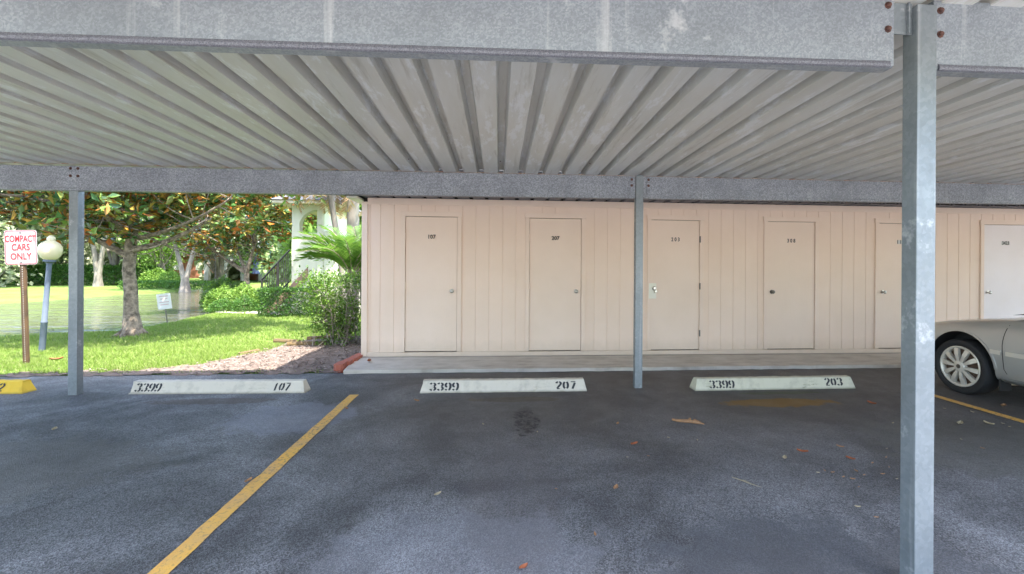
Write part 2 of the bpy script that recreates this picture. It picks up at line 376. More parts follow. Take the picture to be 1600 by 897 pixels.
# stencil numerals: strokes with bridges, drawn in a .6 x 1 cell
def arc(cx, cy, rx, ry, a0, a1, n=8): return [(cx + rx * math.cos(R(a0 + (a1 - a0) * i / n)), cy + ry * math.sin(R(a0 + (a1 - a0) * i / n))) for i in range(n + 1)]
STEN = {
    '0': [arc(.27, .5, .17, .42, 105, 255), arc(.33, .5, .17, .42, 75, -75)],
    '1': [[(.3, .04), (.3, .96)]],
    '2': [arc(.3, .72, .19, .22, 175, 100, 4), arc(.32, .72, .19, .22, 80, -30, 6) + [(.17, .14)], [(.12, .07), (.52, .07)]],
    '3': [arc(.27, .74, .19, .2, 165, 100, 4), arc(.3, .74, .2, .2, 78, -72, 7), arc(.3, .27, .21, .22, 72, -78, 7), arc(.27, .27, .2, .22, 195, 258, 4)],
    '7': [[(.1, .92), (.54, .92)], [(.48, .8), (.24, .04)]],
    '8': [arc(.27, .73, .17, .2, 100, 260), arc(.33, .73, .17, .2, 80, -80), arc(.27, .27, .19, .21, 100, 260), arc(.33, .27, .19, .21, 80, -80)],
    '9': [arc(.27, .68, .18, .25, 100, 262), arc(.33, .68, .19, .25, 80, -5, 5) + [(.52, .4), (.46, .2)] , arc(.3, .3, .2, .25, -75, -25, 3), arc(.26, .27, .18, .22, 200, 255, 3)],
    '-': [[(.12, .5), (.48, .5)]], ' ': [],
}
def stencil(s, h, wsc=1.0, skew=0, sw=.14, pitch=.66):
    mb = MB(); x0 = 0
    for ch in s:
        for st in STEN[ch]:
            n = len(st); L = []; Rr = []
            for i, p in enumerate(st):
                a = Vector(st[max(0, i - 1)]); b = Vector(st[min(n - 1, i + 1)]); t = (b - a).normalized(); q = Vector((-t.y, t.x))
                ww = sw * (.55 + .45 * abs(q.x)) * .75
                L.append(Vector(p) + q * ww); Rr.append(Vector(p) - q * ww)
            vs = [((x0 + v.x + skew * v.y) * h * wsc, 0, v.y * h) for v in L + Rr]
            mb.add(vs, [(i, i + 1, n + i + 1, n + i) for i in range(n - 1)])
        x0 += pitch
    return mb, (x0 - .06) * h * wsc

def leaf_mesh(name, pos, dirs, nrm, length, width, mats, parent=None, origin=(0, 0, 0), two=False, fold=.12, kind=None):
    """leaves as 4-triangle blades; arrays Nx3. two=True adds a second layer (underside) in material slot 1"""
    pos = np.asarray(pos, float) - np.array(origin); d = np.asarray(dirs, float); n_ = np.asarray(nrm, float)
    d /= np.linalg.norm(d, axis=1, keepdims=True) + 1e-9
    s = np.cross(d, n_); s /= np.linalg.norm(s, axis=1, keepdims=True) + 1e-9; n_ = np.cross(s, d)
    Ln = np.asarray(length).reshape(-1, 1) * np.ones((len(pos), 1)); W = np.asarray(width).reshape(-1, 1) * np.ones((len(pos), 1))
    base = pos; tip = pos + d * Ln - n_ * Ln * .12; mid = pos + d * Ln * .5
    l = mid + s * W * .5 + n_ * W * fold * 2; r = mid - s * W * .5 + n_ * W * fold * 2
    layers = [(0.0)] + ([-.0025] if two else [])
    V = []; F = []; mi = []
    k = len(pos)
    for li, off in enumerate(layers):
        q = np.stack([base, r, tip, l], 1) + (n_ * off)[:, None, :]
        if li == 1: q = q[:, ::-1, :]
        V.append(q.reshape(-1, 3)); mi.append(np.full(k * 2, li))
    V = np.concatenate(V); nq = len(V) // 4; b = np.arange(nq) * 4
    # fold along base-tip: tris (0,1,2),(0,2,3) ; reversed layer keeps the same pairs up to a shift
    t1 = np.stack([b, b + 1, b + 2], 1); t2 = np.stack([b, b + 2, b + 3], 1)
    if two:
        h = nq // 2
        t1[h:] = np.stack([b[h:] + 3, b[h:], b[h:] + 1], 1); t2[h:] = np.stack([b[h:] + 3, b[h:] + 1, b[h:] + 2], 1)
    T = np.stack([t1, t2], 1).reshape(-1, 3)
    return raw_tris(name, V, T, mats, np.concatenate(mi), parent, kind)
def raw_tris(name, V, T, mats, mi=None, parent=None, kind=None):
    me = bpy.data.meshes.new(name)
    me.vertices.add(len(V)); me.vertices.foreach_set('co', np.ascontiguousarray(V, dtype=np.float32).ravel())
    me.loops.add(len(T) * 3); me.loops.foreach_set('vertex_index', np.ascontiguousarray(T, dtype=np.int32).ravel())
    me.polygons.add(len(T)); me.polygons.foreach_set('loop_start', np.arange(len(T), dtype=np.int32) * 3)
    if not isinstance(mats, (list, tuple)): mats = [mats]
    for m in mats: me.materials.append(m)
    if mi is not None: me.polygons.foreach_set('material_index', np.ascontiguousarray(mi, dtype=np.int32))
    me.update(calc_edges=True); me.validate()
    o = bpy.data.objects.new(name, me); COL.objects.link(o)
    if parent: o.parent = parent
    if kind: o['kind'] = kind
    return o
def unit(n):
    a = rng.normal(size=(n, 3)); return a / np.linalg.norm(a, axis=1, keepdims=True)

# ------------------------------------------------------------ the ground
POND = [(-60, 7.5), (-24, 9.2), (-13, 9.8), (-9.95, 9.93), (-8.8, 10.26), (-8.3, 10.6), (-8.46, 12.35), (-8.93, 14.97), (-9.6, 17.2), (-11.2, 21), (-14.5, 27), (-19, 36),
        (-25, 44), (-29, 44), (-21.2, 34.6), (-19.2, 30.8), (-18.2, 25.9), (-19.1, 24.7), (-18.8, 21.5), (-19.1, 19.0), (-28, 22), (-60, 26)]
BED = [(-9.6, 6.15), (-9.4, 6.2), (-7.0, 6.22), (-5.5, 6.27), (-4.6, 6.32), (-4.15, 6.6), (-3.9, 7.1), (-3.75, 7.6), (-3.7, 8.2), (-3.5, 8.75), (-2.9, 9.1), (-2.06, 9.5), (-2.06, 6.15)]
def pdist(P, poly):
    """signed distance (negative inside) of points to polygon"""
    P = np.asarray(P, float); A = np.array(poly); B = np.roll(A, -1, 0); d = np.full(len(P), 1e9); ins = np.zeros(len(P), bool)
    for a, b in zip(A, B):
        ab = b - a; t = np.clip(((P - a) @ ab) / (ab @ ab), 0, 1); q = a + t[:, None] * ab
        d = np.minimum(d, np.hypot(*(P - q).T))
        c = ((a[1] > P[:, 1]) != (b[1] > P[:, 1])) & (P[:, 0] < (b[0] - a[0]) * (P[:, 1] - a[1]) / (b[1] - a[1] + 1e-12) + a[0]); ins ^= c
    return np.where(ins, -d, d)
def gh(P):
    P = np.asarray(P, float).reshape(-1, 2); x, y = P.T
    h = np.interp(y, [6.0, 6.14, 6.17, 6.35], [-.06, -.02, -.004, .015])
    h = np.where((x > -2.1) & (y < 9.6), -.06, h)
    d = pdist(P, POND); h = np.where(d < .7, h - (.13 + .0) * (1 - np.clip(d, 0, .7) / .7), h); h = np.where(d < 0, h - np.clip(-d, 0, 1) * .5, h)
    return h + .012 * np.sin(x * 1.7) * np.sin(y * 1.3) * (y > 6.5) * (d > .5)
xs = np.concatenate([[-400, -200, -110, -60], np.arange(-45, -26, 1.0), np.arange(-26, 1, .2), [1.5, 3, 6, 12, 20, 40, 80, 200, 400]])
ys = np.concatenate([[-400, -150, -50, -10, 0, 4], np.arange(6.0, 24, .15), np.arange(24, 48, .5), [55, 70, 100, 200, 500]])
X, Y = np.meshgrid(xs, ys, indexing='ij'); P = np.stack([X.ravel(), Y.ravel()], 1); Z = gh(P)
V = np.column_stack([P, Z]); ny = len(ys); i, j = np.meshgrid(np.arange(len(xs) - 1), np.arange(ny - 1), indexing='ij'); a = (i * ny + j).ravel()
T = np.concatenate([np.stack([a, a + ny, a + ny + 1], 1), np.stack([a, a + ny + 1, a + 1], 1)])
g = raw_tris('lawn_ground', V, T, M['ground']); g['kind'] = 'structure'
g.data.polygons.foreach_set('use_smooth', [True] * len(g.data.polygons))
tag(build('asphalt_lot', MB().box(-90, 90, -120, 6.17, -.05, 0), M['asphalt']), kind='structure')
tag(build('bounce_sheet', MB().box(-80, 80, -40, -3.2, -.049, .004), M['bounce_pad']), kind='structure')  # unseen pale sheet added behind the viewer to bounce sunlight under the roof
wat = MB().prism([p for p in [(-70, 7), (-5, 7), (-5, 50), (-70, 50)]], 'z', -.6, -.13); tag(build('pond_water', wat, M['water']), kind='structure')
# raise nothing: the pond sheet lies below the lawn everywhere outside its banks
slab = MB(); front = [(-2.0, 6.10)]
x = -1.75
while x < 14: front.append((x, 6.13 + rng.normal() * .009)); x += .12
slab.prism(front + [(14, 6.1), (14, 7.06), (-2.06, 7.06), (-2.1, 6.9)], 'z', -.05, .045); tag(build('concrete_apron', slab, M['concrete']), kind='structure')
cs = .045; bx = np.arange(-9.8, -2.0, cs); by = np.arange(6.02, 9.8, cs); gx, gy = np.meshgrid(bx, by, indexing='ij'); PB = np.stack([gx.ravel(), gy.ravel()], 1)
def bed_z(P): return .003 + .038 * np.clip((P[:, 1] - 6.12) / .22, 0, 1) + .006 * np.sin(P[:, 0] * 9) * np.sin(P[:, 1] * 11) * (P[:, 1] > 6.4)
wob = .05 * np.sin(PB[:, 0] * 6.1) * np.sin(PB[:, 1] * 5) + .035 * np.sin(PB[:, 0] * 17 + PB[:, 1] * 9)
inside = (pdist(PB, BED) + wob < .03) & (PB[:, 0] < -2.07) & (PB[:, 1] > 6.11 + wob * .4); inside = inside.reshape(gx.shape); nb = len(by)
Vb = np.column_stack([PB + rng.normal(size=PB.shape) * .008, bed_z(PB)]); ii, jj = np.nonzero(inside[:-1, :-1] & inside[1:, :-1] & inside[:-1, 1:] & inside[1:, 1:]); a = ii * nb + jj
o = raw_tris('soil_bed', Vb, np.concatenate([np.stack([a, a + nb, a + nb + 1], 1), np.stack([a, a + nb + 1, a + 1], 1)]), M['dirt']); tag(o, kind='structure')
for nm, pl in (('garden_path', [(-8.3, 14.1), (-7.6, 13.75), (-5.4, 13.1), (-4.0, 12.9), (-4.0, 13.35), (-5.5, 13.75), (-6.6, 14.1), (-7.2, 15.2), (-8.4, 17.4), (-9.0, 17.4), (-8.3, 15.6)]),):
    m = bpy.data.meshes.new(nm); bm = bmesh.new(); f = bm.faces.new([bm.verts.new((x, y, .034)) for x, y in pl]); bmesh.ops.triangulate(bm, faces=[f]); bm.to_mesh(m); bm.free()
    m.materials.append(M['path']); o = bpy.data.objects.new(nm, m); COL.objects.link(o); tag(o, kind='structure')

# painted lines (wavy edges)
def line(x0, x1, y0, y1, w, nm):
    mb = MB(); n = 70; L = []; Rr = []
    for k in range(n + 1):
        t = k / n; y = y0 + (y1 - y0) * t; c = x0 + (x1 - x0) * t
        L.append((c - w / 2 + rng.normal() * .0022, y, .004)); Rr.append((c + w / 2 + rng.normal() * .0022, y, .004))
    mb.add(L + Rr, [(k, k + 1, n + 2 + k, n + 1 + k) for k in range(n)]); return tag(build(nm, mb, M['line']), kind='structure')
line(-1.50, -1.56, -.5, 5.11, .094, 'painted_line'); line(4.885, 4.84, -.5, 5.1, .095, 'painted_line')

# ------------------------------------------------------------ carport
BX0, BX1 = -11.5, 14.6
cp = empty('carport', (1.64, 5.3, 0), 'long grey galvanised steel carport with corrugated roof over the numbered parking spaces', 'carport')
OC = (1.64, 5.3, 0)
def deck_z(y): return 2.475 - .026 * (y - 5.25)
prof = []; p = .232; x = -9.0 + .017
pts = []
while x < 13.5:
    pts += [(x, 0), (x + .146, 0), (x + .164, .075), (x + .214, .075)]; x += p
dm = MB(); ysd = [.75, 2.2, 3.7, 5.42]; t = .0012
for yy in ysd:
    for (px, pz) in pts: dm.v.append((px, yy, deck_z(yy) + pz + .001))
n = len(pts)
for r_ in range(len(ysd) - 1):
    for k in range(n - 1): dm.f.append((r_ * n + k, r_ * n + k + 1, (r_ + 1) * n + k + 1, (r_ + 1) * n + k)); dm.m.append(0)
deck = build('roof_deck', dm, M['deck'], cp, OC, recalc=False)
sm = deck.modifiers.new('sheet', 'SOLIDIFY'); sm.thickness = .0015; sm.offset = 1
build('roof_fascia', MB().box(-9.0, 13.5, 5.422, 5.44, 2.462, 2.56), M['beam_dark'], cp, OC)  # added strip shutting off bright gaps at the open rib ends
# front fascia / gutter closing the roof edge
build('roof_fascia', MB().box(-9.0, 13.5, .69, .73, 2.46, 2.66), M['beam'], cp, OC)
def beam(x0, x1, y, zb, zt, slope, material, lip, name='beam', th=.045):
    """C-section with its web facing the camera side; a turned lip along the foot"""
    pr = [(y, zb + .035), (y, zt), (y + th, zt), (y + th, zt - .006), (y + .006, zt - .006), (y + .006, zb + .006), (y + th, zb + .006), (y + th, zb), (y + .012, zb), (y - lip, zb + .006), (y - lip, zb + .03)]
    mb = MB(); mb.prism(pr, 'x', x0, x1)
    mb.v = [(a, b, c + slope * a) for a, b, c in mb.v]
    return build(name, mb, material, cp, OC)
# rear purlin, in three lengths
rear = []
for x0, x1 in ((-9.0, -4.535), (-4.535, 1.59), (1.686, 7.9), (7.98, 13.5)):
    rear.append(beam(x0, x1, 5.25, 2.205, 2.472, .0035, M['beam_dark'], .010))
build('deck_edge_strip', MB().box(-9.0, 13.5, 5.242, 5.249, 2.474, 2.481), M['rust'], cp, OC)
front = []
for x0, x1 in ((-9.0, -4.72), (-4.52, 1.70), (1.885, 8.0), (8.1, 13.5)):
    b = beam(x0, x1, 1.86, 2.262, 2.566, .009 if x0 < 1.8 else .005, M['beam'], 0, th=.06); front.append(b)
    mb = MB(); mb.prism([(1.852, 2.262), (1.850, 2.272), (1.855, 2.286), (1.861, 2.288), (1.861, 2.258)], 'x', x0 + .02, x1 - .02)
    sl_ = .009 if x0 < 1.8 else .005; mb.v = [(a, bb, c + sl_ * a) for a, bb, c in mb.v]
    build('beam_foot', mb, M['edge'], b)
    bpy.context.view_layer.update()
    for v in b.children[0].data.vertices: v.co.x -= OC[0]; v.co.y -= OC[1]
def post(x, y, ztop, w=.086, d=.074, rz=0):
    mb = MB().box(x - w / 2, x + w / 2, y, y + d, -.02, ztop)
    return build('post', mb, M['post'], cp, OC, bevel=.004)
def bolt(parent, x, y, z):
    mb = MB().lathe([(0, -.012), (.007, -.012), (.0105, -.009), (.0105, -.001), (.016, -.001), (.016, .001)], 8, (x, y, z), 'y')
    build('bolt', mb, M['bolt'], parent, OC)
p1 = post(1.638, 5.232, 2.485, .088); p2 = post(-4.545, 5.25, 2.195, .09, .08); p3 = post(7.94, 5.232, 2.5); p4 = post(1.836, 1.84, 2.545, .088, .075); p5 = post(-4.62, 1.84, 2.48); p6 = post(8.05, 1.84, 2.56); p7=post(-8.9,5.25,2.19)
tag(p4, 'pale mottled steel post standing closest, in front of the car'); 
for pp, bs in ((p1, ((1.545, 0), (1.745, 0))),):
    for bx, _ in bs:
        br = build('bracket', MB().box(bx - .022, bx + .022, 5.243, 5.2485, 2.245, 2.465), M['beam_dark'], pp, OC)
        for z in (2.435, 2.365): bolt(pp, bx, 5.242, z)
for bx in (-4.575, -4.50):
    for z in (2.43, 2.35): bolt(rear[0], bx, 5.249, z)
build('bracket', MB().box(1.705, 1.792, 1.868, 1.874, 2.425, 2.56).box(1.765, 1.770, 1.855, 1.868, 2.425, 2.56), M['post'], p4, OC)
for bx, b in ((1.672, front[1]), (1.915, front[2])):
    for z in (2.543, 2.44): bolt(b, bx, 1.859, z if bx < 1.8 else z - .012)
# roof screws in the deck
for k in range(26):
    sx = -2.4 + .464 * rng.integers(0, 14) + .012; sy = rng.choice([2.35, 4.7])
    build('roof_screw', MB().lathe([(0, -.008), (.006, -.006), (.006, 0)], 6, (sx + .08, sy, deck_z(sy))), M['bolt'], deck, OC) if k < 12 else None

# ------------------------------------------------------------ storage shed
WY = 7.03; SX0, SX1 = -2.045, 11.2; OS = (SX0, WY, 0)
sh = empty('storage_shed', OS, 'long tan storage shed with vertical grooved siding and a row of numbered doors', 'shed')
DOORS = [(-1.40, -.63, '107', 'right', .785), (.475, 1.275, '207', 'right', .8), (2.39, 3.165, '203', 'left', .78), (4.29, 5.08, '308', 'left', .79), (6.18, 6.96, '119', 'left', .79), (8.03, 8.82, '3423', 'left', .79), (9.9, 10.69, '', 'left', .79)]
DZ0, DZ1 = .115, 2.155
def siding(x0, x1, z0, z1, mb, step=.2035, ph=-1.975, gw=.010, gd=.006):
    poly = [(x0, WY)]; k = math.ceil((x0 + .02 - ph) / step); gx = ph + k * step
    while gx < x1 - .02:
        poly += [(gx - gw / 2, WY), (gx - gw / 2 + .002, WY + gd), (gx + gw / 2 - .002, WY + gd), (gx + gw / 2, WY)]; gx += step
    poly += [(x1, WY), (x1, WY + .018), (x0, WY + .018)]; mb.prism(poly, 'z', z0, z1)
wl = MB(); x = SX0 + .05
for d in DOORS: siding(x, d[0] - .012, .11, 2.365, wl); siding(d[0] - .012, d[1] + .012, DZ1 + .012, 2.365, wl); x = d[1] + .012
siding(x, SX1 - .05, .11, 2.365, wl)
build('wall', wl, M['wall'], sh, OS)
bk = MB().box(SX0 + .01, SX1 - .01, WY + .06, 9.6, .05, 2.36); build('wall', bk, M['wall'], sh, OS)
bkd = MB().box(SX0 + .02, SX1 - .02, WY + .05, WY + .058, .05, 2.36); build('door_backing', bkd, M['dark'], sh, OS)
build('corner_board', MB().box(SX0, SX0 + .085, WY - .018, WY + .07, .048, 2.37), M['trim'], sh, OS, bevel=.003)
build('corner_board', MB().box(SX1 - .085, SX1, WY - .018, WY + .07, .048, 2.37), M['trim'], sh, OS, bevel=.003)
build('corner_board', MB().box(SX0 + .118, SX0 + .125, WY - .006, WY - .001, .12, 2.34), M['trim'], sh, OS)
tb = MB().box(SX0 + .0852, SX1 - .0852, WY - .016, WY + .02, 2.335, 2.43); build('frieze_board', tb, M['trim'], sh, OS, bevel=.002)
bb = MB().box(SX0 + .0852, SX1 - .0852, WY - .014, WY + .05, .046, .108); build('base_board', bb, M['trim'], sh, OS, bevel=.003)
build('eave_light_block', MB().box(SX0 - .15, SX1 + .2, 6.83, 6.845, 2.445, 2.499), M['dark'], sh, OS)  # added dark board stopping light that leaks between roof pans and soffit
rf = MB(); pts = []; x = SX0 - .2
while x < SX1 + .25: pts += [(x, 0), (x + .17, 0), (x + .178, .03), (x + .224, .03)]; x += .232
for yy in (6.80, 9.9):
    for q in pts: rf.v.append((q[0], yy, 2.436 + q[1]))
n = len(pts)
for k in range(n - 1): rf.f.append((k, k + 1, n + k + 1, n + k)); rf.m.append(0)
roof = build('roof', rf, M['edge'], sh, OS, recalc=False); q = roof.modifiers.new('s', 'SOLIDIFY'); q.thickness = .004; q.offset = 1
build('soffit', MB().box(SX0 - .16, SX1 + .2, 5.45, 6.95, 2.50, 2.53), M['cream'], sh, OS)
build('leak_block', MB().box(SX0 + .01, SX1, WY + .05, WY + .1, 2.362, 2.50), M['dark'], sh, OS)  # dark strip added to block light coming in above the siding
build('rake_board', MB().box(SX0 - .20, SX0 - .162, 5.45, 9.9, 2.42, 2.60), M['timber'], sh, OS)
build('soffit', MB().box(SX0 - .16, SX0 - .002, 6.8, 9.8, 2.395, 2.42), M['cream'], sh, OS)
def knob(d, x, z, m=M['chrome']):
    mb = MB().lathe([(0, -.062), (.016, -.061), (.027, -.052), (.029, -.042), (.024, -.031), (.012, -.027), (.011, -.008), (.031, -.007), (.033, -.001)], 16, (x, WY - .004, z), 'y')
    build('knob', mb, m, d, OS, smooth=True)
for x0, x1, num, ks, _ in DOORS:
    fr = MB(); w_ = .062
    fr.box(x0 - w_ - .003, x0 - .004, WY - .022, WY + .03, .115, DZ1 + .006).box(x1 + .004, x1 + w_ + .003, WY - .022, WY + .03, .115, DZ1 + .006)
    f_ = build('door_frame', fr, M['trim'], sh, OS, bevel=.003)
    build('head_board', MB().box(x0 - w_ - .014, x1 + w_ + .014, WY - .027, WY + .03, DZ1 + .0065, DZ1 + .078), M['trim'], f_, OS, bevel=.003)
    hx = x0 - .006 if ks == 'right' else x1 + .006
    d = build('door', MB().box(x0 + .001, x1 - .001, WY - .004, WY + .036, DZ0 + .008, DZ1), M['whitedoor' if num == '3423' else 'door'], sh, OS, bevel=.002)
    if num: d['label'] = f'{"off-white" if num == "3423" else "tan"} flush door numbered {num}'
    for hz in (.38, 1.12, 1.86):
        build('hinge', MB().lathe([(0, -.05), (.009, -.05), (.009, .05), (0, .05)], 10, (hx, WY - .026, hz)).box(hx - .012, hx + .012, WY - .024, WY - .0225, hz - .048, hz + .048), M['trim'] if num != '203' else M['oldmetal'], d, OS)
    kx = x1 - .075 if ks == 'right' else x0 + .075
    if num == '203':
        build('lock_plate', MB().box(x0 - .045, x0 + .075, WY - .0285, WY - .0225, .925, 1.165).box(x0 + .002, x0 + .072, WY - .024, WY - .003, .93, 1.16), M['cream'], d, OS, bevel=.002)
        build('knob', MB().lathe([(0, -.068), (.022, -.066), (.033, -.055), (.033, -.034), (.036, -.024)], 20, (x0 + .042, WY - .004, 1.085), 'y').lathe([(0, -.072), (.02, -.07), (.024, -.05), (.026, -.024)], 16, (x0 + .058, WY - .004, 1.035), 'y'), M['chrome'], d, OS, smooth=True)
    elif num == '308': knob(d, kx, 1.035, M['oldmetal'])
    else: knob(d, kx, 1.035, M['chrome'])
    if num:
        cx = (x0 + x1) / 2 + (.0 if num != '119' else -.01); z = 1.853
        sz = .082
        if num in ('3423', '119'):
            wpl = .075 if num == '3423' else .06
            build('number_plate', MB().box(cx - wpl, cx + wpl, WY - .0065, WY - .0045, z - .03, z + .03), M['silverplate'], d, OS)
        yoff = .0075
        spaced = ' '.join(num) if num in ('203', '308', '119') else num
        tm = text_mb(spaced, sz, .82 if ' ' in spaced else (1.0 if len(num) == 3 else .8), .0022)
        build('door_number', moved(tm, cx, WY - yoff, z), M['black'], d, OS, recalc=False)

# ------------------------------------------------------------ wheel stops
def stop(x0, x1, y, label, mkey, texts, rz=0, cat='wheel stop', chip=False):
    L = x1 - x0; loc = ((x0 + x1) / 2, y, 0)
    o = empty('wheel_stop', loc, label, cat, 'wheel stops', rz)
    bm = bmesh.new(); ns = 60; prof_ = [(-.0, .0), (.0, .014), (.034, .122), (.044, .13), (.112, .13), (.122, .122), (.156, .014), (.156, 0)]
    rings = []
    for k in range(ns + 1):
        t = k / ns; xx = -L / 2 + L * t; e = min(t, 1 - t) * L; rings.append([])
        for (py, pz) in prof_:
            sh_ = max(0, .04 * pz / .13 - e * 0) if k in (0, ns) else 0
            rings[-1].append(bm.verts.new((xx + (sh_ if k == 0 else -sh_), py + rng.normal() * .0012, pz + (rng.normal() * .0012 if pz else 0))))
    for k in range(ns):
        for q in range(len(prof_) - 1): bm.faces.new((rings[k][q], rings[k + 1][q], rings[k + 1][q + 1], rings[k][q + 1]))
    bm.faces.new(rings[0]); bm.faces.new(rings[-1][::-1])
    if chip:
        for v in bm.verts:
            if v.co.x < -L / 2 + .1 and .01 < v.co.z < .06 and v.co.y < .03: v.co.y += .03
    bmesh.ops.recalc_face_normals(bm, faces=bm.faces)
    m = bpy.data.meshes.new('concrete_block'); bm.to_mesh(m); bm.free(); m.materials.append(M[mkey])
    b = bpy.data.objects.new('concrete_block', m); COL.objects.link(b); b.parent = o
    tilt = math.atan2(.034, .108)
    for s, xl, h, wsc, skew, z0 in texts:
        mb, wd = stencil(s, h, wsc, skew); M4 = Matrix.Translation((xl, 0, .014)) @ Matrix.Rotation(-tilt, 4, 'X') @ Matrix.Translation((0, -.0018, z0))
        build('stencilled_number', moved(mb, M4=M4), M['ink'], o, recalc=False)
    return o
stop(-3.995, -2.12, 5.235, 'white concrete wheel stop stencilled 3399 107 with chipped end', 'stopw', [('3399', -.875, .088, 1.18, .18, .013), ('107', .58, .088, 1.1, .22, .013)], -.028, chip=True)
stop(-.863, 1.01, 5.135, 'white concrete wheel stop stencilled 3399 207 behind the dark oil stain', 'stopw', [('3399', -.83, .088, 1.42, 0, .012), ('207', .575, .088, 1.42, 0, .012)], -.004)
stop(2.25, 4.2, 5.085, 'white concrete wheel stop stencilled 3399 203 with green mossy end', 'stopm', [('3399', -.80, .088, 1.32, 0, .012), ('203', .60, .088, 1.32, 0, .022)], .004)
stop(5.52, 7.4, 5.12, 'white concrete wheel stop under the front of the silver car', 'stopw', [('3399', -.80, .088, 1.32, 0, .012), ('308', .58, .088, 1.32, 0, .012)])
stop(-7.0, -5.12, 5.36, 'bright yellow concrete wheel stop stencilled 2, left of the posts', 'stopy', [('-2', .60, .088, 1.2, .15, .013)], -.03)

# ------------------------------------------------------------ brick edging, timbers
b = MB()
for k, (x, y, rz) in enumerate(((-2.10, 6.22, .03), (-2.085, 6.46, -.02), (-2.07, 6.72, .05), (-2.075, 6.93, 0))):
    poly = [(-.065, 0), (-.06, .2), (-.02, .235), (.03, .22), (.055, .18), (.06, .02), (.03, -.015), (-.03, -.02)]
    c, s_ = math.cos(rz), math.sin(rz); b.prism([(x + a * c - q * s_, y + a * s_ + q * c) for a, q in poly], 'z', -.01, .105 - .008 * k)
tag(build('brick_edging', b, M['brick'], bevel=.006), 'red painted brick edging between mulch bed and shed corner', 'edging')
for (x, y, z, L, rz, lab) in ((-3.28, 8.15, .055, .62, .2, 'short yellowed landscape timber lying nearest the shrub'), (-3.75, 8.45, .05, .5, -.35, 'weathered timber at the lawn corner of the mulch bed'), (-3.3, 8.85, .05, .5, .45, 'small tilted timber stub behind the other timbers'), (-3.9, 7.5, .02, .3, .9, 'half buried timber along the lawn edge of the bed')):
    o = empty('garden_timber', (x, y, z), lab, 'timber', 'old timbers edging the bed', rz)
    mb = MB(); mb.prism([(-.045, -.04), (.045, -.035), (.05, .02), (.03, .045), (-.035, .045), (-.05, .015)], 'x', -L / 2, L / 2)
    mb.v = [(a, b_ + .01 * math.sin(a * 9), c + .008 * math.sin(a * 13)) for a, b_, c in mb.v]
    bod = build('log', mb, M['timber'], o, bevel=.005)

# ------------------------------------------------------------ signs and lamp
def frame_sign():
    o = empty('parking_sign', (-6.43, 6.75, 0), 'white compact cars only sign with red lettering on brown perforated post', 'sign'); o.rotation_euler = (0, R(-1.9), R(6))
    mb = MB(); mb.prism([(-.036, .012), (-.03, -.012), (-.012, -.018), (.012, -.018), (.03, -.012), (.036, .012), (.03, .012), (.012, -.012), (-.012, -.012), (-.03, .012)], 'z', -.05, 1.5); build('post', mb, M['rustpost'], o)
    pst = [c for c in o.children if c.name.startswith('post')][0]
    hole = build('post_hole', MB().lathe([(0, -.0195), (.005, -.0195), (.005, -.018)], 8, (.004, 0, 0), 'y'), M['silverplate'], pst)
    hole.location = (0, 0, .06)
    for k in range(1, 44): h = hole.copy(); COL.objects.link(h); h.location = (0, 0, .06 + k * .031)
    def rr(w, h_, r, n=5):
        P = []
        for cx, cy, a0 in ((w / 2 - r, h_ / 2 - r, 0), (-w / 2 + r, h_ / 2 - r, 90), (-w / 2 + r, -h_ / 2 + r, 180), (w / 2 - r, -h_ / 2 + r, 270)): P += arc(cx, cy, r, r, a0, a0 + 90, n)
        return P
    cz = 1.63
    pl = MB(); pl.prism([(a - .0, c + cz) for a, c in rr(.375, .47, .035)], 'y', -.024, -.021); p_ = build('sign_plate', pl, M['plate'], o)
    outer = rr(.36, .455, .03); inner = rr(.345, .44, .025); n = len(outer); bd = MB()
    bd.add([(a, -.0255, c + cz) for a, c in outer] + [(a, -.0255, c + cz) for a, c in inner], [(k, (k + 1) % n, n + (k + 1) % n, n + k) for k in range(n)])
    build('border', bd, M['red'], p_)
    for s, z, sz, xs_ in (('COMPACT', .115, .125, .60), ('CARS', 0.0, .125, .70), ('ONLY', -.125, .125, .72)):
        build('lettering', moved(text_mb(s, sz, xs_, .001), 0, -.0268, cz + z), M['red'], p_, recalc=False)
    for z in (.2, -.2): build('bolt', MB().lathe([(0, -.032), (.008, -.032), (.008, -.024)], 8, (0, 0, cz + z), 'y'), M['oldmetal'], p_)
frame_sign()
lp = empty('lamp_post', (-7.17, 7.76, 0), 'leaning blue-grey lamp post with cream acorn globe on the lawn', 'lamp post'); lp.rotation_euler = (0, R(4.2), 0)
build('pole', MB().lathe([(.039, -.05), (.039, .48), (.042, .485), (.042, .5), (.035, .51), (.032, 1.40), (.042, 1.43), (.075, 1.45), (.075, 1.48), (0, 1.48)], 16), M['lamppost'], lp, smooth=True)
build('globe', MB().lathe([(.07, 1.48), (.095, 1.50), (.122, 1.545), (.139, 1.60), (.143, 1.65), (.134, 1.70), (.108, 1.738), (.075, 1.762), (.05, 1.78), (.053, 1.81), (.046, 1.84), (.025, 1.862), (0, 1.866)], 28), M['globe'], lp, smooth=True)
ss = empty('yard_sign', (-7.92, 11.6, 0), 'small tilted white sign with faded red print on a thin stake by the pond', 'sign'); ss.rotation_euler = (0, R(-7), R(5))
build('stake', MB().box(-.012, .012, 0, .01, -.1, .62), M['oldmetal'], ss)
pl = build('sign_plate', MB().box(-.15, .15, -.012, -.003, .35, .72), mat('yard_sign_white', (.78, .76, .70), rough=.6), ss, bevel=.002)
fpm = mat('faded_pink', (.60, .40, .38), rough=.8)
for z, w_ in ((.66, .2), (.60, .16), (.52, .21), (.46, .18)): build('faded_print', MB().box(-w_ / 2, w_ / 2, -.0145, -.0135, z - .01, z + .01), fpm, pl)

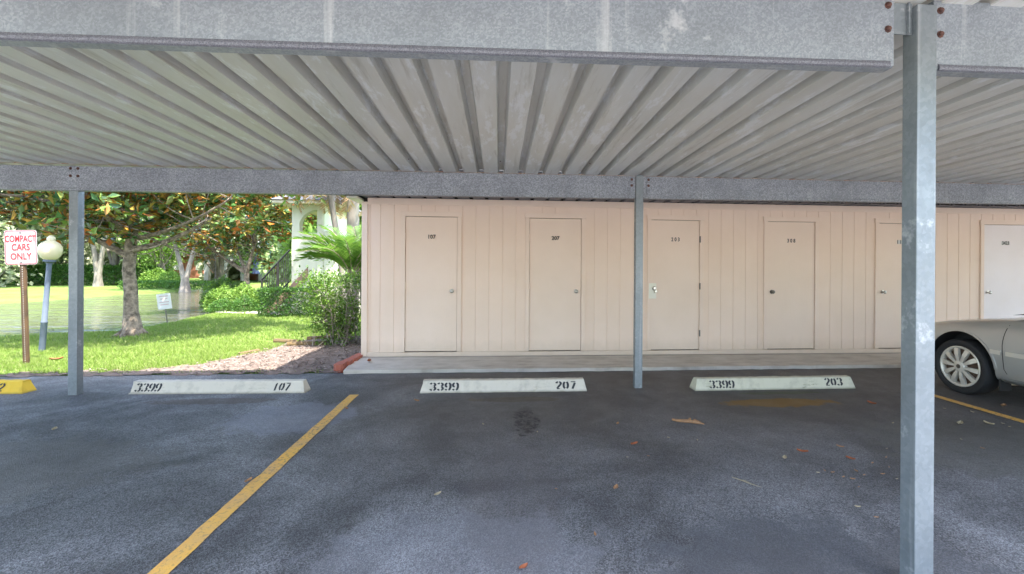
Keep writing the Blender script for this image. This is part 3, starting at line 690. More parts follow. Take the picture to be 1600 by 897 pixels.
# ------------------------------------------------------------ plants
def limb(mb, a, b, r0, r1, bend=.08, n=6, seg=8, mi=0):
    a, b = Vector(a), Vector(b); d = (b - a); L = d.length; s = Vector(rng.normal(size=3)); s = (s - d * (s.dot(d) / (L * L))) * .5
    P = [a + d * t + s * math.sin(math.pi * t) * L * bend for t in [k / n for k in range(n + 1)]]
    mb.tube(P, [r0 + (r1 - r0) * k / n for k in range(n + 1)], seg, mi); return P

def rosettes(C, nleaf, L, W, name, mats, parent, origin, up=.3, spread=.04):
    """clusters of broad leaves radiating from twig ends"""
    C = np.repeat(C, nleaf, 0); n = len(C); d = unit(n); d[:, 2] = d[:, 2] * .55 + up * rng.normal(.4, .5, n); d /= np.linalg.norm(d, axis=1, keepdims=True)
    nr = np.tile([0, 0, 1.0], (n, 1)) + rng.normal(size=(n, 3)) * .45
    nr[rng.random(n) < .47] *= -1
    return leaf_mesh(name, C + d * .02 + rng.normal(size=(n, 3)) * spread, d, nr, L * rng.uniform(.7, 1.15, n), W * rng.uniform(.8, 1.15, n), mats, parent, origin, two=True, fold=.1)

def magnolia(loc, label, trunk_pts, r0, limbs, twigs_each, crown_c, crown_r, nfree, nleaf=9, L=.19, W=.088, clip=None):
    o = empty('magnolia_tree', loc, label, 'tree', 'magnolia trees'); loc = Vector(loc)
    mb = MB(); n = len(trunk_pts)
    rr_ = [r0 * (1.9 if k == 0 else 1.25 if k == 1 else 1 - .45 * (k / n)) for k in range(n)]
    mb.tube([Vector(p) for p in trunk_pts], rr_, 12)
    for k in range(7):   # root flare
        a = k * .9 + .3; mb.tube([(r0 * .7 * math.cos(a), r0 * .7 * math.sin(a), .16), (r0 * 1.6 * math.cos(a), r0 * 1.6 * math.sin(a), .05), (r0 * 2.9 * math.cos(a), r0 * 2.9 * math.sin(a), -.03)], [r0 * .4, r0 * .3, r0 * .1], 7)
    ends = []
    for a, b, ra in limbs:
        P = limb(mb, a, b, ra, ra * .3, .1, 8, 8)
        for k in range(twigs_each):
            p = P[random.randint(3, 8)]; q = p + Vector(rng.normal(size=3)) * .55; q.z = max(q.z, p.z - .25)
            limb(mb, p, q, ra * .2, .006, .15, 4, 5); ends += [q, q.lerp(p, .35)]
    build('trunk', mb, M['bark'], o, smooth=True)
    c = np.array(crown_c); r = np.array(crown_r)
    # clumps inside an uneven ellipsoid, leaving holes between them
    F = unit(nfree) * (rng.random((nfree, 1)) ** .33); hubs = unit(max(12, nfree // 28)) * (rng.random((max(12, nfree // 28), 1)) ** .4)
    hsel = hubs[rng.integers(0, len(hubs), nfree)]; F = np.where(rng.random((nfree, 1)) < .8, hsel + rng.normal(size=F.shape) * .13, F)
    C = c + F * r
    C = np.concatenate([C, np.array([list(e) for e in ends])])
    if clip is not None: C = C[[clip(p + np.array(loc)) for p in C]]
    rosettes(C, nleaf, L, W, 'crown', [M['leaf_top'], M['leaf_under']], o, (0, 0, 0))
    return o
def under(p):   # lower edge of the foliage is ragged
    return p[2] > 1.93 + .3 * math.sin(p[0] * 1.9) + .25 * math.sin(p[1] * 2.3 + p[0])
magnolia((-7.19, 9.58, 0), 'large magnolia with rusty leaf undersides by the pond edge, nearest tree', [(0, 0, -.05), (.0, 0, .14), (-.03, 0, .5), (-.05, .02, .9), (-.1, .03, 1.3), (-.08, .05, 1.75), (-.03, .05, 2.3), (0, .1, 3.2), (.05, .1, 4.4)], .13,
         [((-.08, .03, 1.55), (-1.6, -.3, 2.35), .07), ((-.06, .05, 1.7), (1.7, -.4, 2.3), .07), ((-.08, .05, 1.8), (-1.0, .9, 3.0), .06), ((0, .05, 2.1), (1.2, .9, 3.2), .06), ((0, 0, 2.0), (.4, -1.5, 2.9), .06),
          ((0, .1, 2.4), (-1.9, -.9, 3.3), .05), ((0, .1, 2.6), (2.3, .5, 3.6), .05), ((0, .1, 3.0), (.2, .2, 5.6), .06), ((0, 0, 1.9), (2.4, -1.0, 2.6), .05), ((0, 0, 1.9), (-2.5, -.8, 2.6), .05)], 12,
         (0, -.35, 3.5), (3.4, 2.2, 2.0), 1650, clip=under)
def under2(p): return p[2] > 1.62 + .3 * math.sin(p[0] * 2.7) + .2 * math.sin(p[1] * 3.1) and p[0] < -6.25
magnolia((-8.35, 15.9, 0), 'second magnolia with forked trunk and rusty leaves behind the round shrubs', [(0, 0, -.05), (0, 0, .2), (.02, 0, .6), (-.02, 0, 1.0), (.0, 0, 1.25)], .11,
         [((0, 0, 1.15), (-1.1, -.2, 2.0), .08), ((.0, 0, 1.2), (-.5, .3, 2.1), .07), ((0, 0, 1.2), (.3, 0, 2.3), .08), ((.25, 0, 2.2), (.9, -.5, 3.2), .05), ((-.9, -.2, 1.9), (-1.9, -.4, 3.0), .05), ((.2, 0, 2.2), (.1, .5, 4.4), .05)], 10,
         (-.1, -.2, 3.3), (2.3, 1.9, 1.6), 640, L=.2, W=.09, clip=under2)

def shell_points(kind, n, dims):
    x, y, z = dims
    if kind == 'box':
        p = rng.random((n, 3)) - .5; f = rng.integers(0, 5, n); s = np.sign(rng.random(n) - .5)
        p[f <= 1, 2] = .5; m = f == 2; p[m, 0] = .5 * s[m]; m = (f >= 3); p[m, 1] = .5 * np.where(rng.random(m.sum()) < .8, -1, 1)
        p *= 1 + rng.normal(size=(n, 1)) * .05; return p * np.array([x, y, z]) + np.array([0, 0, z / 2])
    p = unit(n) * (1 - .3 * rng.random((n, 1)) ** 2); p[:, 2] = np.abs(p[:, 2]) * 1.0 if kind == 'dome' else p[:, 2]
    lump = 1 + .12 * np.sin(p[:, :1] * 7 + 1) * np.cos(p[:, 1:2] * 6)
    q = p * lump * np.array([x / 2, y / 2, z / 2 if kind != 'dome' else z])
    return q + np.array([0, 0, z / 2 if kind != 'dome' else 0])
def bush(loc, dims, label, mkey, n, leaf=.05, kind='dome', name='shrub', group=None, cat='shrub', rz=0, stems=6, core=True):
    o = empty(name, loc, label, cat, group, rz)
    p = shell_points(kind, n, dims); c = np.array([0, 0, dims[2] * .4]); out = p - c; out /= np.linalg.norm(out, axis=1, keepdims=True) + 1e-6
    d = out * .5 + unit(n); nr = out + rng.normal(size=(n, 3)) * .5
    leaf_mesh('foliage', p, d, nr, leaf * rng.uniform(.7, 1.3, n), leaf * .55, M[mkey], o)
    mb = MB()
    for k in range(stems):
        a = rng.random() * 6.28; e = (dims[0] * .38 * math.cos(a), dims[1] * .38 * math.sin(a), dims[2] * rng.uniform(.5, .85))
        limb(mb, (rng.normal() * .05 * dims[0], rng.normal() * .05 * dims[1], -.05), e, max(.012, dims[2] * .018), .005, .1, 4, 5)
    build('stems', mb, M['twig'], o)
    return o
# round shrubs by the water
bush((-8.6, 15.0, 0), (1.0, .9, .72), 'rounded light green shrub at the water edge', 'bright', 2600, .07, group='shrubs around the second magnolia')
bush((-7.85, 14.75, 0), (.9, .8, .8), 'yellow-green shrub in front of the forked magnolia trunk', 'bright', 2600, .07, group='shrubs around the second magnolia')
bush((-8.25, 14.45, 0), (.85, .6, .38), 'low dark green mound in front of the paler shrubs', 'hedge', 2200, .05, group='shrubs around the second magnolia')
bush((-7.6, 14.35, 0), (.7, .6, .48), 'small dark shrub beside the pink path', 'hedge', 1800, .05, group='shrubs around the second magnolia')
bush((-9.3, 16.2, 0), (1.3, 1.0, .95), 'wide clipped shrub furthest along the pond bank', 'shrub', 2800, .08, group='shrubs around the second magnolia')
bush((-8.0, 16.9, 0), (1.2, .8, .7), 'tall leafy shrub between forked magnolia and stair foot', 'shrub', 2600, .08, group='shrubs around the second magnolia')
bush((-5.75, 13.05, 0), (1.35, .5, .74), 'clipped dark hedge in front of the white stair tower', 'hedge', 4200, .06, 'box', 'hedge', cat='hedge', stems=10)
# big untidy shrub beside the shed
sr = empty('leggy_shrub', (-2.75, 8.25, 0), 'untidy leggy shrub with bare grey twigs at the shed corner', 'shrub')
mb = MB(); tips = []
for k in range(34):
    a = rng.random() * 6.28; rr_ = rng.uniform(.2, .66); e = Vector((rr_ * .85 * math.cos(a), rr_ * math.sin(a), rng.uniform(.6, 1.2)))
    if e.x > .55: e.x = .45
    P = limb(mb, (rng.normal() * .12, rng.normal() * .12, -.03), e, rng.uniform(.008, .018), .004, .14, 7, 6, 0)
    for j in range(6):
        p = P[random.randint(2, 7)]; q = p + Vector((rng.normal() * .17, rng.normal() * .17, rng.normal(.1, .12)))
        limb(mb, p, q, .0045, .0015, .2, 3, 4, 0); tips += [q, (p + q) / 2, P[-1]]
for k in range(150):   # dry twig tangle high on the shed side
    p = Vector((rng.uniform(-.25, .6), rng.uniform(-.5, .3), rng.uniform(.7, 1.1))); q = p + Vector((rng.normal() * .16, rng.normal() * .12, rng.normal() * .13)); limb(mb, p, q, .004, .0015, .2, 3, 4)
build('stems', mb, M['twiggrey'], sr)
T_ = np.array([list(t) for t in tips]); T_ = np.repeat(T_, 9, 0) + rng.normal(size=(len(T_) * 9, 3)) * .075
low = (T_[:, 2] < .85) | (T_[:, 0] < -.1) | (rng.random(len(T_)) < .35); T_ = T_[low]; T_ = T_[T_[:, 0] < .66]
TP = np.column_stack([rng.uniform(-.6, .55, 1500), rng.uniform(-.5, .5, 1500), 1.13 + .09 * rng.normal(size=1500)]); T_ = np.concatenate([T_, TP])
leaf_mesh('foliage', T_, unit(len(T_)) + np.array([0, 0, .3]), unit(len(T_)) + np.array([0, 0, 1.2]), .055 * rng.uniform(.6, 1.3, len(T_)), .028, M['shrub'], sr)
# young sprouting branch in the bed
sp_ = empty('seedling', (-3.15, 8.0, 0), 'small leafy seedling on a pale stem at the bed edge', 'plant')
mb = MB(); tp = []
for k in range(5):
    e = Vector((rng.normal() * .2 - .05, rng.normal() * .12, rng.uniform(.22, .42))); limb(mb, (0, 0, -.02), e, .006, .002, .1, 4, 5); tp.append(e)
build('stem', mb, M['twiggrey'], sp_); T_ = np.repeat(np.array([list(t) for t in tp]), 26, 0); T_ = T_ + rng.normal(size=T_.shape) * .055
leaf_mesh('foliage', T_, unit(len(T_)) + np.array([0, 0, .3]), unit(len(T_)) + np.array([0, 0, 1.]), .05, .028, M['shrub'], sp_)

def frond(mb_r, L, az_, tilt, droop, base, width=.3, nl=34, P=None):
    """arching rachis; returns leaflet arrays"""
    pts = []; p = Vector(base); e = tilt
    for k in range(13):
        pts.append(p.copy()); p = p + Vector((math.cos(az_) * math.cos(e), math.sin(az_) * math.cos(e), math.sin(e))) * (L / 12); e -= droop / 12
    mb_r.tube(pts, [.012 * (1 - k / 14) + .002 for k in range(13)], 5)
    pos = []; dr = []; nn = []; ln = []
    for k in range(nl):
        t = .15 + .83 * k / nl; i_ = min(11, int(t * 12)); q = pts[i_].lerp(pts[i_ + 1], t * 12 - i_); tg = (pts[i_ + 1] - pts[i_]).normalized()
        sd = tg.cross(Vector((0, 0, 1))).normalized(); u = sd.cross(tg)
        for s in (-1, 1):
            d = sd * s * .8 + tg * .75 + u * (.3 + rng.normal() * .1) ; pos.append(q); dr.append(d); nn.append(u + sd * s * -.3); ln.append(width * (math.sin(math.pi * (.12 + .8 * t)) ** .6) * rng.uniform(.85, 1.1))
    return pos, dr, nn, ln
def palm_clump(loc, label, nf, L, mkey='palm', name='palm', stems=None, crown_z=0, wid=.34, lw=.024, group=None, az_rng=(0, 6.28), tilt=(.7, 1.35), droop=1.5):
    o = empty(name, loc, label, 'palm', group); mb = MB(); A = [[], [], [], []]
    for k in range(nf):
        r_ = frond(mb, L * rng.uniform(.75, 1.1), rng.uniform(*az_rng), rng.uniform(*tilt), droop * rng.uniform(.7, 1.2), (rng.normal() * .06, rng.normal() * .06, crown_z), wid)
        for a_, b_ in zip(A, r_): a_ += list(b_)
    build('frond_ribs', mb, M['twig'], o)
    leaf_mesh('foliage', np.array([list(v) for v in A[0]]), np.array([list(v) for v in A[1]]), np.array([list(v) for v in A[2]]), np.array(A[3]), lw, M[mkey], o, fold=.02)
    if stems:
        tb_ = MB()
        for s in stems: tb_.tube([Vector(q) for q in s[0]], s[1], 10)
        build('trunk', tb_, M['palebark'], o, smooth=True)
    return o
palm_clump((-3.02, 9.9, .2), 'green feathery palm rising behind the leggy shrub', 32, 1.5, crown_z=.95, stems=[([(0, 0, -.25), (0, 0, .9)], [.07, .05]), ([(.2, .1, -.25), (.1, .1, .9)], [.06, .04])], wid=.34, lw=.018, tilt=(.95, 1.52), droop=1.35)
palm_clump((-4.35, 12.6, 0), 'tall slim palm with tan dry fronds beside the white stair tower', 18, 1.5, 'drypalm', crown_z=3.6, stems=[([(.25, 0, 0), (.15, 0, 1.6), (-.05, 0, 2.7), (-.2, 0, 3.7)], [.09, .08, .075, .07])], droop=2.6, tilt=(.2, 1.2))
palm_clump((-4.1, 13.2, 0), 'thick pale palm trunk rising close to the shed roof corner', 22, 2.0, 'palm', crown_z=5.2, stems=[([(0, 0, 0), (.02, 0, 2), (0, 0, 5.3)], [.19, .17, .15])], droop=2.4, tilt=(.1, 1.3))

# far trees
def tree(loc, h, cr, mkey, label, n, leaf, trunk_r=.25, base=.35, fork=False, group='trees beyond the pond', bark='palebark', flat=.8):
    o = empty('tree', loc, label, 'tree', group); mb = MB(); th = h * base
    tops = []
    if fork:
        mb.tube([(0, 0, -.2), (0, 0, .15), (0, 0, .4), (0, 0, .8)], [trunk_r * 1.5, trunk_r * 1.2, trunk_r, trunk_r * .9], 12)
        for s in (-1, 1): mb.tube([(0, 0, .3), (s * .25, 0, th * .6), (s * .7, 0, th * 1.3), (s * 1.2, 0, h * .75)], [trunk_r * .7, trunk_r * .55, trunk_r * .4, .04], 8)
    else: mb.tube([(0, 0, -.2), (0, 0, .4), (.1, 0, th), (.0, 0, h * .8)], [trunk_r * 1.5, trunk_r, trunk_r * .8, .05], 10)
    for k in range(7):
        a = rng.random() * 6.28; limb(mb, (0, 0, th * rng.uniform(.8, 1.3)), (cr * .7 * math.cos(a), cr * .7 * math.sin(a), h * rng.uniform(.55, .85)), trunk_r * .4, .03, .12, 6, 6)
    build('trunk', mb, M[bark], o)
    nh = 26; hub = unit(nh) * (rng.random((nh, 1)) ** .4); hs = hub[rng.integers(0, nh, n)]
    off = unit(n) * (.34 * rng.random((n, 1)) ** .45); p = hs * .85 + off
    C = p * np.array([cr, cr, (h * (1 - base) * .55) * flat * 1.2]) + np.array([0, 0, h * (base + (1 - base) * .5)])
    leaf_mesh('crown', C, unit(n), unit(n) + np.array([0, 0, .7]), leaf * rng.uniform(.6, 1.3, n), leaf * .6, M[mkey], o)
    return o
FT = [(-31.5, 31, 11, 5, 'far3', 'pale grey-green oak furthest left beyond the hedge'), (-27.5, 35, 12, 5.5, 'far1', 'yellow-green tree behind the clipped far hedge'),
      (-22.6, 39, 12, 5.5, 'far3', 'grey-green tree behind the forked trunk'), (-18.5, 41, 12, 5, 'far2', 'mid green tree behind the near magnolia trunk'),
      (-15.5, 47, 14, 6, 'far1', 'tall pale tree beyond the head of the pond'), (-11.5, 44, 13, 5.5, 'far3', 'grey-green tree behind the iron stair rail'),
      (-10.2, 26, 8, 3.2, 'far1', 'bright yellow-green tree just left of the stair tower'), (-7.4, 24, 8, 3.2, 'bright', 'bright green tree seen through the tower arch'),
      (-38, 38, 13, 6, 'far1', 'broad pale tree at the far left bank'), (-3.5, 30, 11, 4.5, 'far1', 'pale tree behind the palms beside the shed'), (2, 34, 11, 5, 'far2', 'green tree hidden behind the shed roof'),
      (-46, 30, 12, 6, 'far2', 'green tree on the far left bank out past the sign'), (-34, 48, 15, 7, 'far3', 'big grey tree in the back row left'), (-6, 50, 15, 7, 'far1', 'big pale tree in the back row behind the tower')]
for x, y, h, cr, mk, lab in FT: tree((x, y, 0), h, cr, mk, lab, 9500, .36, .28, .03)
tree((-25.5, 31.2, 0), 9, 3.6, 'far1', 'fork-trunked pale tree in front of the far hedge', 4200, .26, .22, .42, True)
tree((-17.9, 27.6, 0), 8, 3.4, 'far2', 'twin grey trunked tree with low hanging green boughs at the pond head', 5200, .24, .21, .3, True)
tree((-22.6, 32.6, 0), 5.4, 2.4, 'bright', 'small bright green tree on the far lawn', 3800, .2, .12, .2)
nW = 26000; ang = rng.uniform(R(-62), R(4), nW); rad = rng.uniform(54, 60, nW) + 3 * np.sin(ang * 40)
Pw = np.column_stack([rad * np.sin(ang), rad * np.cos(ang), rng.random(nW) ** 1.3 * (5 + 1.8 * np.sin(ang * 31) + 1.2 * np.sin(ang * 83))])
ok = (np.hypot((Pw[:, 0] + 32) / 7, (Pw[:, 1] - 55) / 9) > 1); Pw = Pw[ok]
tag(leaf_mesh('far_thicket', Pw, unit(len(Pw)), unit(len(Pw)) + np.array([0, -.4, .6]), .75 * rng.uniform(.6, 1.3, len(Pw)), .5, M['far3']), 'pale grey-green thicket closing the far side of the grounds', 'thicket', kind='stuff')
# clipped far hedge, low planting
bush((-31.0, 33.9, 0), (13.5, 1.2, 1.25), 'long clipped dark green hedge across the far lawn', 'hedge', 15000, .17, 'box', 'hedge', cat='hedge', stems=30, rz=.08)
bush((-44.5, 32.0, 0), (12.5, 1.2, 1.05), 'clipped hedge running on past the frame edge at far left', 'hedge', 9000, .17, 'box', 'hedge', cat='hedge', stems=24, rz=.3)
bush((-22.2, 31.6, 0), (2.2, 1.4, 1.1), 'rounded yellow-green shrub at the right end of the far hedge', 'bright', 2200, .14, group='far shrubs')
bush((-20.1, 29.8, 0), (1.5, 1.3, 1.0), 'clipped dome shrub left of the twin grey trunks', 'bright', 1800, .12, group='far shrubs')
bush((-19.6, 28.7, 0), (4.6, .7, .42), 'low clipped border hedge at the pond head', 'hedge', 3400, .1, 'box', 'hedge', cat='hedge')
# far house, arches, umbrella, lamp
fh = empty('brick_house', (-32, 52, 0), 'low red brick house far off beyond the trees', 'house')
build('wall', MB().box(-5, 5, 0, 6, 0, 2.4), M['farbrick'], fh); build('roof', MB().prism([(-5.6, 2.402), (5.6, 2.402), (3.5, 4.0), (-3.5, 4.0)], 'y', -.4, 6.4), M['shingle'], fh)
for xx in (-3, 0, 3): build('window', MB().box(xx - .6, xx + .6, -.03, -.002, .9, 1.9), M['plaster'], fh)
ah = empty('arched_pavilion', (-24.3, 44, 0), 'small white arched building glimpsed past the forked magnolia', 'building')
am = MB()
def arch_wall(mb, x0, x1, z1, holes, y0, y1):
    """wall with arched openings (holes: cx, half width, spring height)"""
    x = x0
    for cx, hw, zs in holes:
        mb.box(x, cx - hw, y0, y1, 0, z1); A = arc(cx, zs, hw, hw, 180, 0, 12)
        for k in range(12):
            mb.prism([(A[k][0], A[k][1]), (A[k + 1][0], A[k + 1][1]), (A[k + 1][0], z1), (A[k][0], z1)], 'y', y0, y1)
        x = cx + hw
    mb.box(x, x1, y0, y1, 0, z1)
arch_wall(am, -2.6, 2.6, 2.6, [(-1.6, .6, 1.2), (0, .6, 1.2), (1.6, .6, 1.2)], 0, .3)
build('arcade_wall', am, M['plaster'], ah); build('roof', MB().prism([(-2.9, 2.602), (2.9, 2.602), (0, 3.6)], 'y', -.2, 3), M['shingle'], ah); build('rear_wall', MB().box(-2.6, 2.6, 2.5, 2.7, 0, 2.6), M['farbrick'], ah)
um = empty('closed_umbrella', (-20.2, 40, 0), 'folded blue canvas umbrella in the distance behind the stair rail', 'umbrella')
build('pole', MB().tube([(0, 0, 0), (0, 0, 2.7)], .03), M['iron'], um); build('canopy', MB().lathe([(0, 2.6), (.1, 2.4), (.3, 1.6), (.42, .75), (.3, .7), (0, .7)], 9), M['blue'], um)
fl = empty('street_lamp', (-20.9, 35.5, 0), 'thin dark lamp post far across the pond', 'lamp post')
build('pole', MB().lathe([(.09, 0), (.06, .4), (.045, 2.6), (.07, 2.65)], 10), M['iron'], fl); build('lantern', MB().lathe([(.06, 2.65), (.17, 2.75), (.19, 3.0), (.1, 3.15), (0, 3.3)], 12), M['globe'], fl)

# ------------------------------------------------------------ stair tower
TY = 13.6
st = empty('stair_tower', (-5.5, TY, 0), 'white stucco stair tower with arched opening and grey hipped roof', 'building'); OT = (-5.5, TY, 0)
tw = MB(); x0, x1, zt = -5.92, -5.02, 3.16; ax, hw, sill, spring = -5.17, .54, 2.36, 2.56
tw.box(x0, ax - hw, TY, TY + .22, 0, zt); tw.box(ax - hw, x1, TY, TY + .22, 0, sill)
A = arc(ax, spring, hw, .46, 180, 90, 10); A = [(ax - hw, sill)] + A
for k in range(len(A) - 1):
    if A[k + 1][0] - A[k][0] > 1e-4: tw.prism([A[k], A[k + 1], (A[k + 1][0], zt), (A[k][0], zt)], 'y', TY, TY + .22)
tw.box(A[-1][0] + .001, x1 + .002, TY, TY + .22, sill + .62, zt)
tw.box(x1 - .16, x1, TY + .001, TY + .219, sill, sill + .62)
build('wall', tw, M['stucco'], st, OT)
build('wall', MB().box(x1 - .2, x1, TY + .222, TY + 2.6, 0, zt), M['stucco'], st, OT)
build('downspout', MB().box(-5.20, -5.175, TY - .05, TY - .002, 0, 3.3).box(-5.065, -5.04, TY - .05, TY - .002, 0, 3.3).box(-5.175, -5.065, TY - .045, TY - .002, 0, 3.3), M['stucco'], st, OT, bevel=.004)
ev = MB().box(-6.35, -4.75, TY - .32, TY + 2.9, 3.17, 3.25); build('eave', ev, M['creamtrim'], st, OT)
rfm = MB(); rfm.add([(-6.4, TY - .36, 3.26), (-4.7, TY - .36, 3.26), (-4.7, TY + 2.95, 3.26), (-6.4, TY + 2.95, 3.26), (-5.4, TY + .8, 3.85), (-5.4, TY + 1.8, 3.85)], [(0, 1, 4), (1, 2, 5, 4), (2, 3, 5), (3, 0, 4, 5), (0, 3, 2, 1)]); build('roof', rfm, M['shingle'], st, OT)
ww = [(-5.018, 0), (-5.018, 2.38)] + [(-4.95, 2.42), (-4.8, 2.4), (-4.62, 2.27), (-4.47, 2.05), (-4.36, 1.75), (-4.28, 1.4), (-4.2, 1.1), (-4.05, .85), (-3.8, .7), (-3.3, .6), (-3.3, 0)]
build('wing_wall', MB().prism(ww, 'y', TY - .03, TY + .15), M['stucco'], st, OT)
# stair flight: stringers, treads, iron railing
S0 = Vector((-6.62, TY + .1, 0)); sl2 = 1.12
def SZ(x): return (x + 6.62) * sl2
stair = empty('outdoor_stairs', tuple(S0), 'brown stairs with black iron railing climbing to the white stair tower', 'stairs'); O2 = tuple(S0)
for yy in (TY - .02, TY + .95): build('stringer', MB().prism([(-6.66, .02), (-6.5, .02), (-5.45, SZ(-5.45) - .26), (-5.45, SZ(-5.45) + .05), (-6.45, .26), (-6.62, .26)], 'y', yy + .002 if yy > TY else yy - .06, (yy + .06) if yy > TY else yy - .004), M['stringer'], stair, O2)
for k in range(6):
    xx = -6.55 + k * .16; build('tread', MB().box(xx, xx + .26, TY + .002, TY + .93, SZ(xx) + .10, SZ(xx) + .145), M['path'], stair, O2)
rl = MB()
for (a, b, r_) in ((-6.68, -5.93, 1.05), (-6.6, -5.93, .16)):
    rl.tube([(a, TY - .09, SZ(a) + r_ + .04), (b, TY - .09, SZ(b) + r_ + .04)], .026, 6)
x = -6.6
while x < -5.95:
    if SZ(x) + .2 > .05: rl.tube([(x, TY - .09, SZ(x) + .2), (x, TY - .09, SZ(x) + 1.09)], .011, 5)
    x += .062
rl.box(-6.71, -6.67, TY - .11, TY - .07, 0, 1.03); rl.box(-6.27, -6.235, TY - .11, TY - .07, SZ(-6.25) - .1, SZ(-6.25) + 1.09)
build('railing', rl, M['iron'], stair, O2)

# ------------------------------------------------------------ grass, mulch
def scatter_grass(n, x0, x1, y0, y1, h, w_):
    P = np.column_stack([rng.uniform(x0, x1, n), rng.uniform(y0, y1, n)])
    cl = np.sin(P[:, 0] * 5.1 + 1.3 * np.sin(P[:, 1] * 3.7)) * np.sin(P[:, 1] * 6.3 + P[:, 0] * 2.1)
    dP = pdist(P, POND); dB = pdist(P, BED)
    ok = (dP > .12) & (dB > -.03 + .06 * rng.normal(size=n)) & ~((P[:, 0] > -2.2) & (P[:, 1] < 9.7)) & (cl > -1.2 + rng.random(n) * .6)
    P = P[ok]; n = len(P); z = gh(P); a = rng.random(n) * 6.28; hh = h * rng.uniform(.5, 1.25, n) * (1 + .35 * cl[ok]); lean = rng.normal(size=(n, 2)) * .5
    b = np.column_stack([P, z - .003]); s = np.column_stack([np.cos(a), np.sin(a), np.zeros(n)]) * w_ / 2
    tip = b + np.column_stack([lean[:, 0] * hh, lean[:, 1] * hh, hh])
    return np.stack([b - s, b + s, tip], 1).reshape(-1, 3)
G = np.concatenate([scatter_grass(120000, -10.5, -2.2, 6.2, 8.6, .05, .009), scatter_grass(90000, -13, -2.2, 8.6, 13.5, .055, .014), scatter_grass(30000, -11, -4, 13.2, 18, .05, .02)])
tag(raw_tris('grass', G, np.arange(len(G)).reshape(-1, 3), M['blade']), 'short bright green lawn grass', 'grass', kind='stuff')
nC = 16000; P = np.column_stack([rng.uniform(-9.6, -2.06, nC), rng.uniform(6.15, 9.5, nC)]); ok = (pdist(P, BED) < .06) & (rng.random(nC) < np.where(P[:, 0] > -3.9, .95, .35)); P = P[ok]; n = len(P)
d = unit(n); d[:, 2] *= .25; leaf_mesh('mulch', np.column_stack([P, bed_z(P) + .003 + .012 * rng.random(n)]), d, unit(n) * .4 + np.array([0, 0, 1.]), rng.uniform(.015, .055, n), .018, M['chips'], fold=.05, kind='stuff')

# ------------------------------------------------------------ fallen leaves and twigs on the asphalt
def gp(px, py, z=0):
    """photo pixel of a spot on the ground -> world point"""
    u = (px - 832) / 715; v = -(py - 418) / 715; c, s = math.cos(R(.36)), math.sin(R(.36)); a = u * c - v * s; b = u * s + v * c
    d = Vector((math.sin(yaw) + a * math.cos(yaw), math.cos(yaw) - a * math.sin(yaw), b)); t = (z - EYE) / d.z; return Vector((0, 0, EYE)) + d * t
dl = [mat('rust_leaf', (.34, .10, .035), (.22, .07, .03), 40, rough=.7), mat('tan_leaf', (.34, .18, .08), (.22, .12, .06), 40, rough=.7), mat('straw_leaf', (.34, .28, .17), rough=.7)]
def fallen(px, py, size, mi, label, group=None, asp=.5):
    p = gp(px, py); mb = MB(); n = 6; a = rng.random() * 6.28
    for k in range(n + 1):
        t = k / n; w_ = math.sin(math.pi * min(.98, t * .9 + .06)) * size * asp * .5
        for s in (-1, 0, 1): mb.v.append((size * (t - .5), s * w_, .006 + size * .16 * (abs(s) * .8 + (2 * t - 1) ** 2 * .7) + rng.random() * .002))
    for k in range(n):
        for s in range(2): i_ = k * 3 + s; mb.f.append((i_, i_ + 3, i_ + 4, i_ + 1)); mb.m.append(0)
    o = build('fallen_leaf', mb, dl[mi], None, recalc=False); m_ = o.modifiers.new('s', 'SOLIDIFY'); m_.thickness = .0012
    o.location = (p.x, p.y, .003); o.rotation_euler = (0, 0, a); return tag(o, label, 'leaf', group)
big = [(1254, 708, .075, 0, 'curled rust-coloured leaf on the open asphalt of space 203'), (1329, 719, .06, 0, 'rust-coloured leaf closest to the front post'), (1362, 632, .09, 0, 'tan leaf on the asphalt beyond the mossy wheel stop'),
       (651, 628, .075, 1, 'orange leaf just left of the 207 wheel stop'), (991, 696, .07, 0, 'dull red leaf in the middle of space 207 near its neighbour'), (684, 775, .05, 2, 'lone pale leaf crumb right of the yellow line'),
       (818, 890, .05, 0, 'red-brown leaf at the very bottom of the view'), (962, 765, .06, 1, 'torn tan leaf in front of the damp patch'), (1313, 700, .05, 1, 'small tan leaf behind the two rust-coloured ones'),
       (1226, 718, .06, 2, 'pale straw leaf left of the curled rust leaf'), (85, 673, .07, 2, 'pale leaf on the asphalt in front of the left post'), (388, 754, .06, 1, 'pinkish leaf beside the yellow line'),
       (541, 640, .06, 1, 'tan leaf past the far end of the yellow line'), (20, 668, .0, 0, ''), (1500, 664, .09, 2, 'pale leaf below the car wheel nearest the yellow line'), (1568, 636, .09, 1, 'brown leaf beneath the car door'), (1545, 664, .08, 2, 'straw leaf lying on the second yellow line'), (965, 664, .05, 1, 'small orange leaf near the broken frond')]
for px, py, s, mi, lab in big:
    if s: fallen(px, py, s, mi, lab)
for px, py in ((1290, 736), (1302, 742), (1318, 748), (1330, 752), (1338, 738), (1352, 745), (1365, 728), (1378, 742), (1385, 717), (1392, 731), (1400, 748), (1275, 742), (1345, 760), (1010, 716), (978, 716), (1046, 683), (845, 676), (760, 664), (872, 767), (1092, 690), (1240, 622), (1385, 700), (1395, 660), (1372, 812), (1340, 793), (930, 838), (1560, 660), (1520, 646), (1555, 650), (1575, 668), (1480, 640), (1495, 690), (1530, 705)):
    fallen(px + rng.normal() * 3, py + rng.normal() * 2, rng.uniform(.014, .032), int(rng.integers(1, 3)), 'tiny dry leaf fleck among the litter scattered on the asphalt', 'litter of tiny leaf flecks', .4)
fr = empty('broken_frond', tuple(gp(1075, 661)), 'split orange-brown piece of palm sheath lying behind the damp area', 'frond', rz=-.25); fr.scale = (.8, .8, .8)
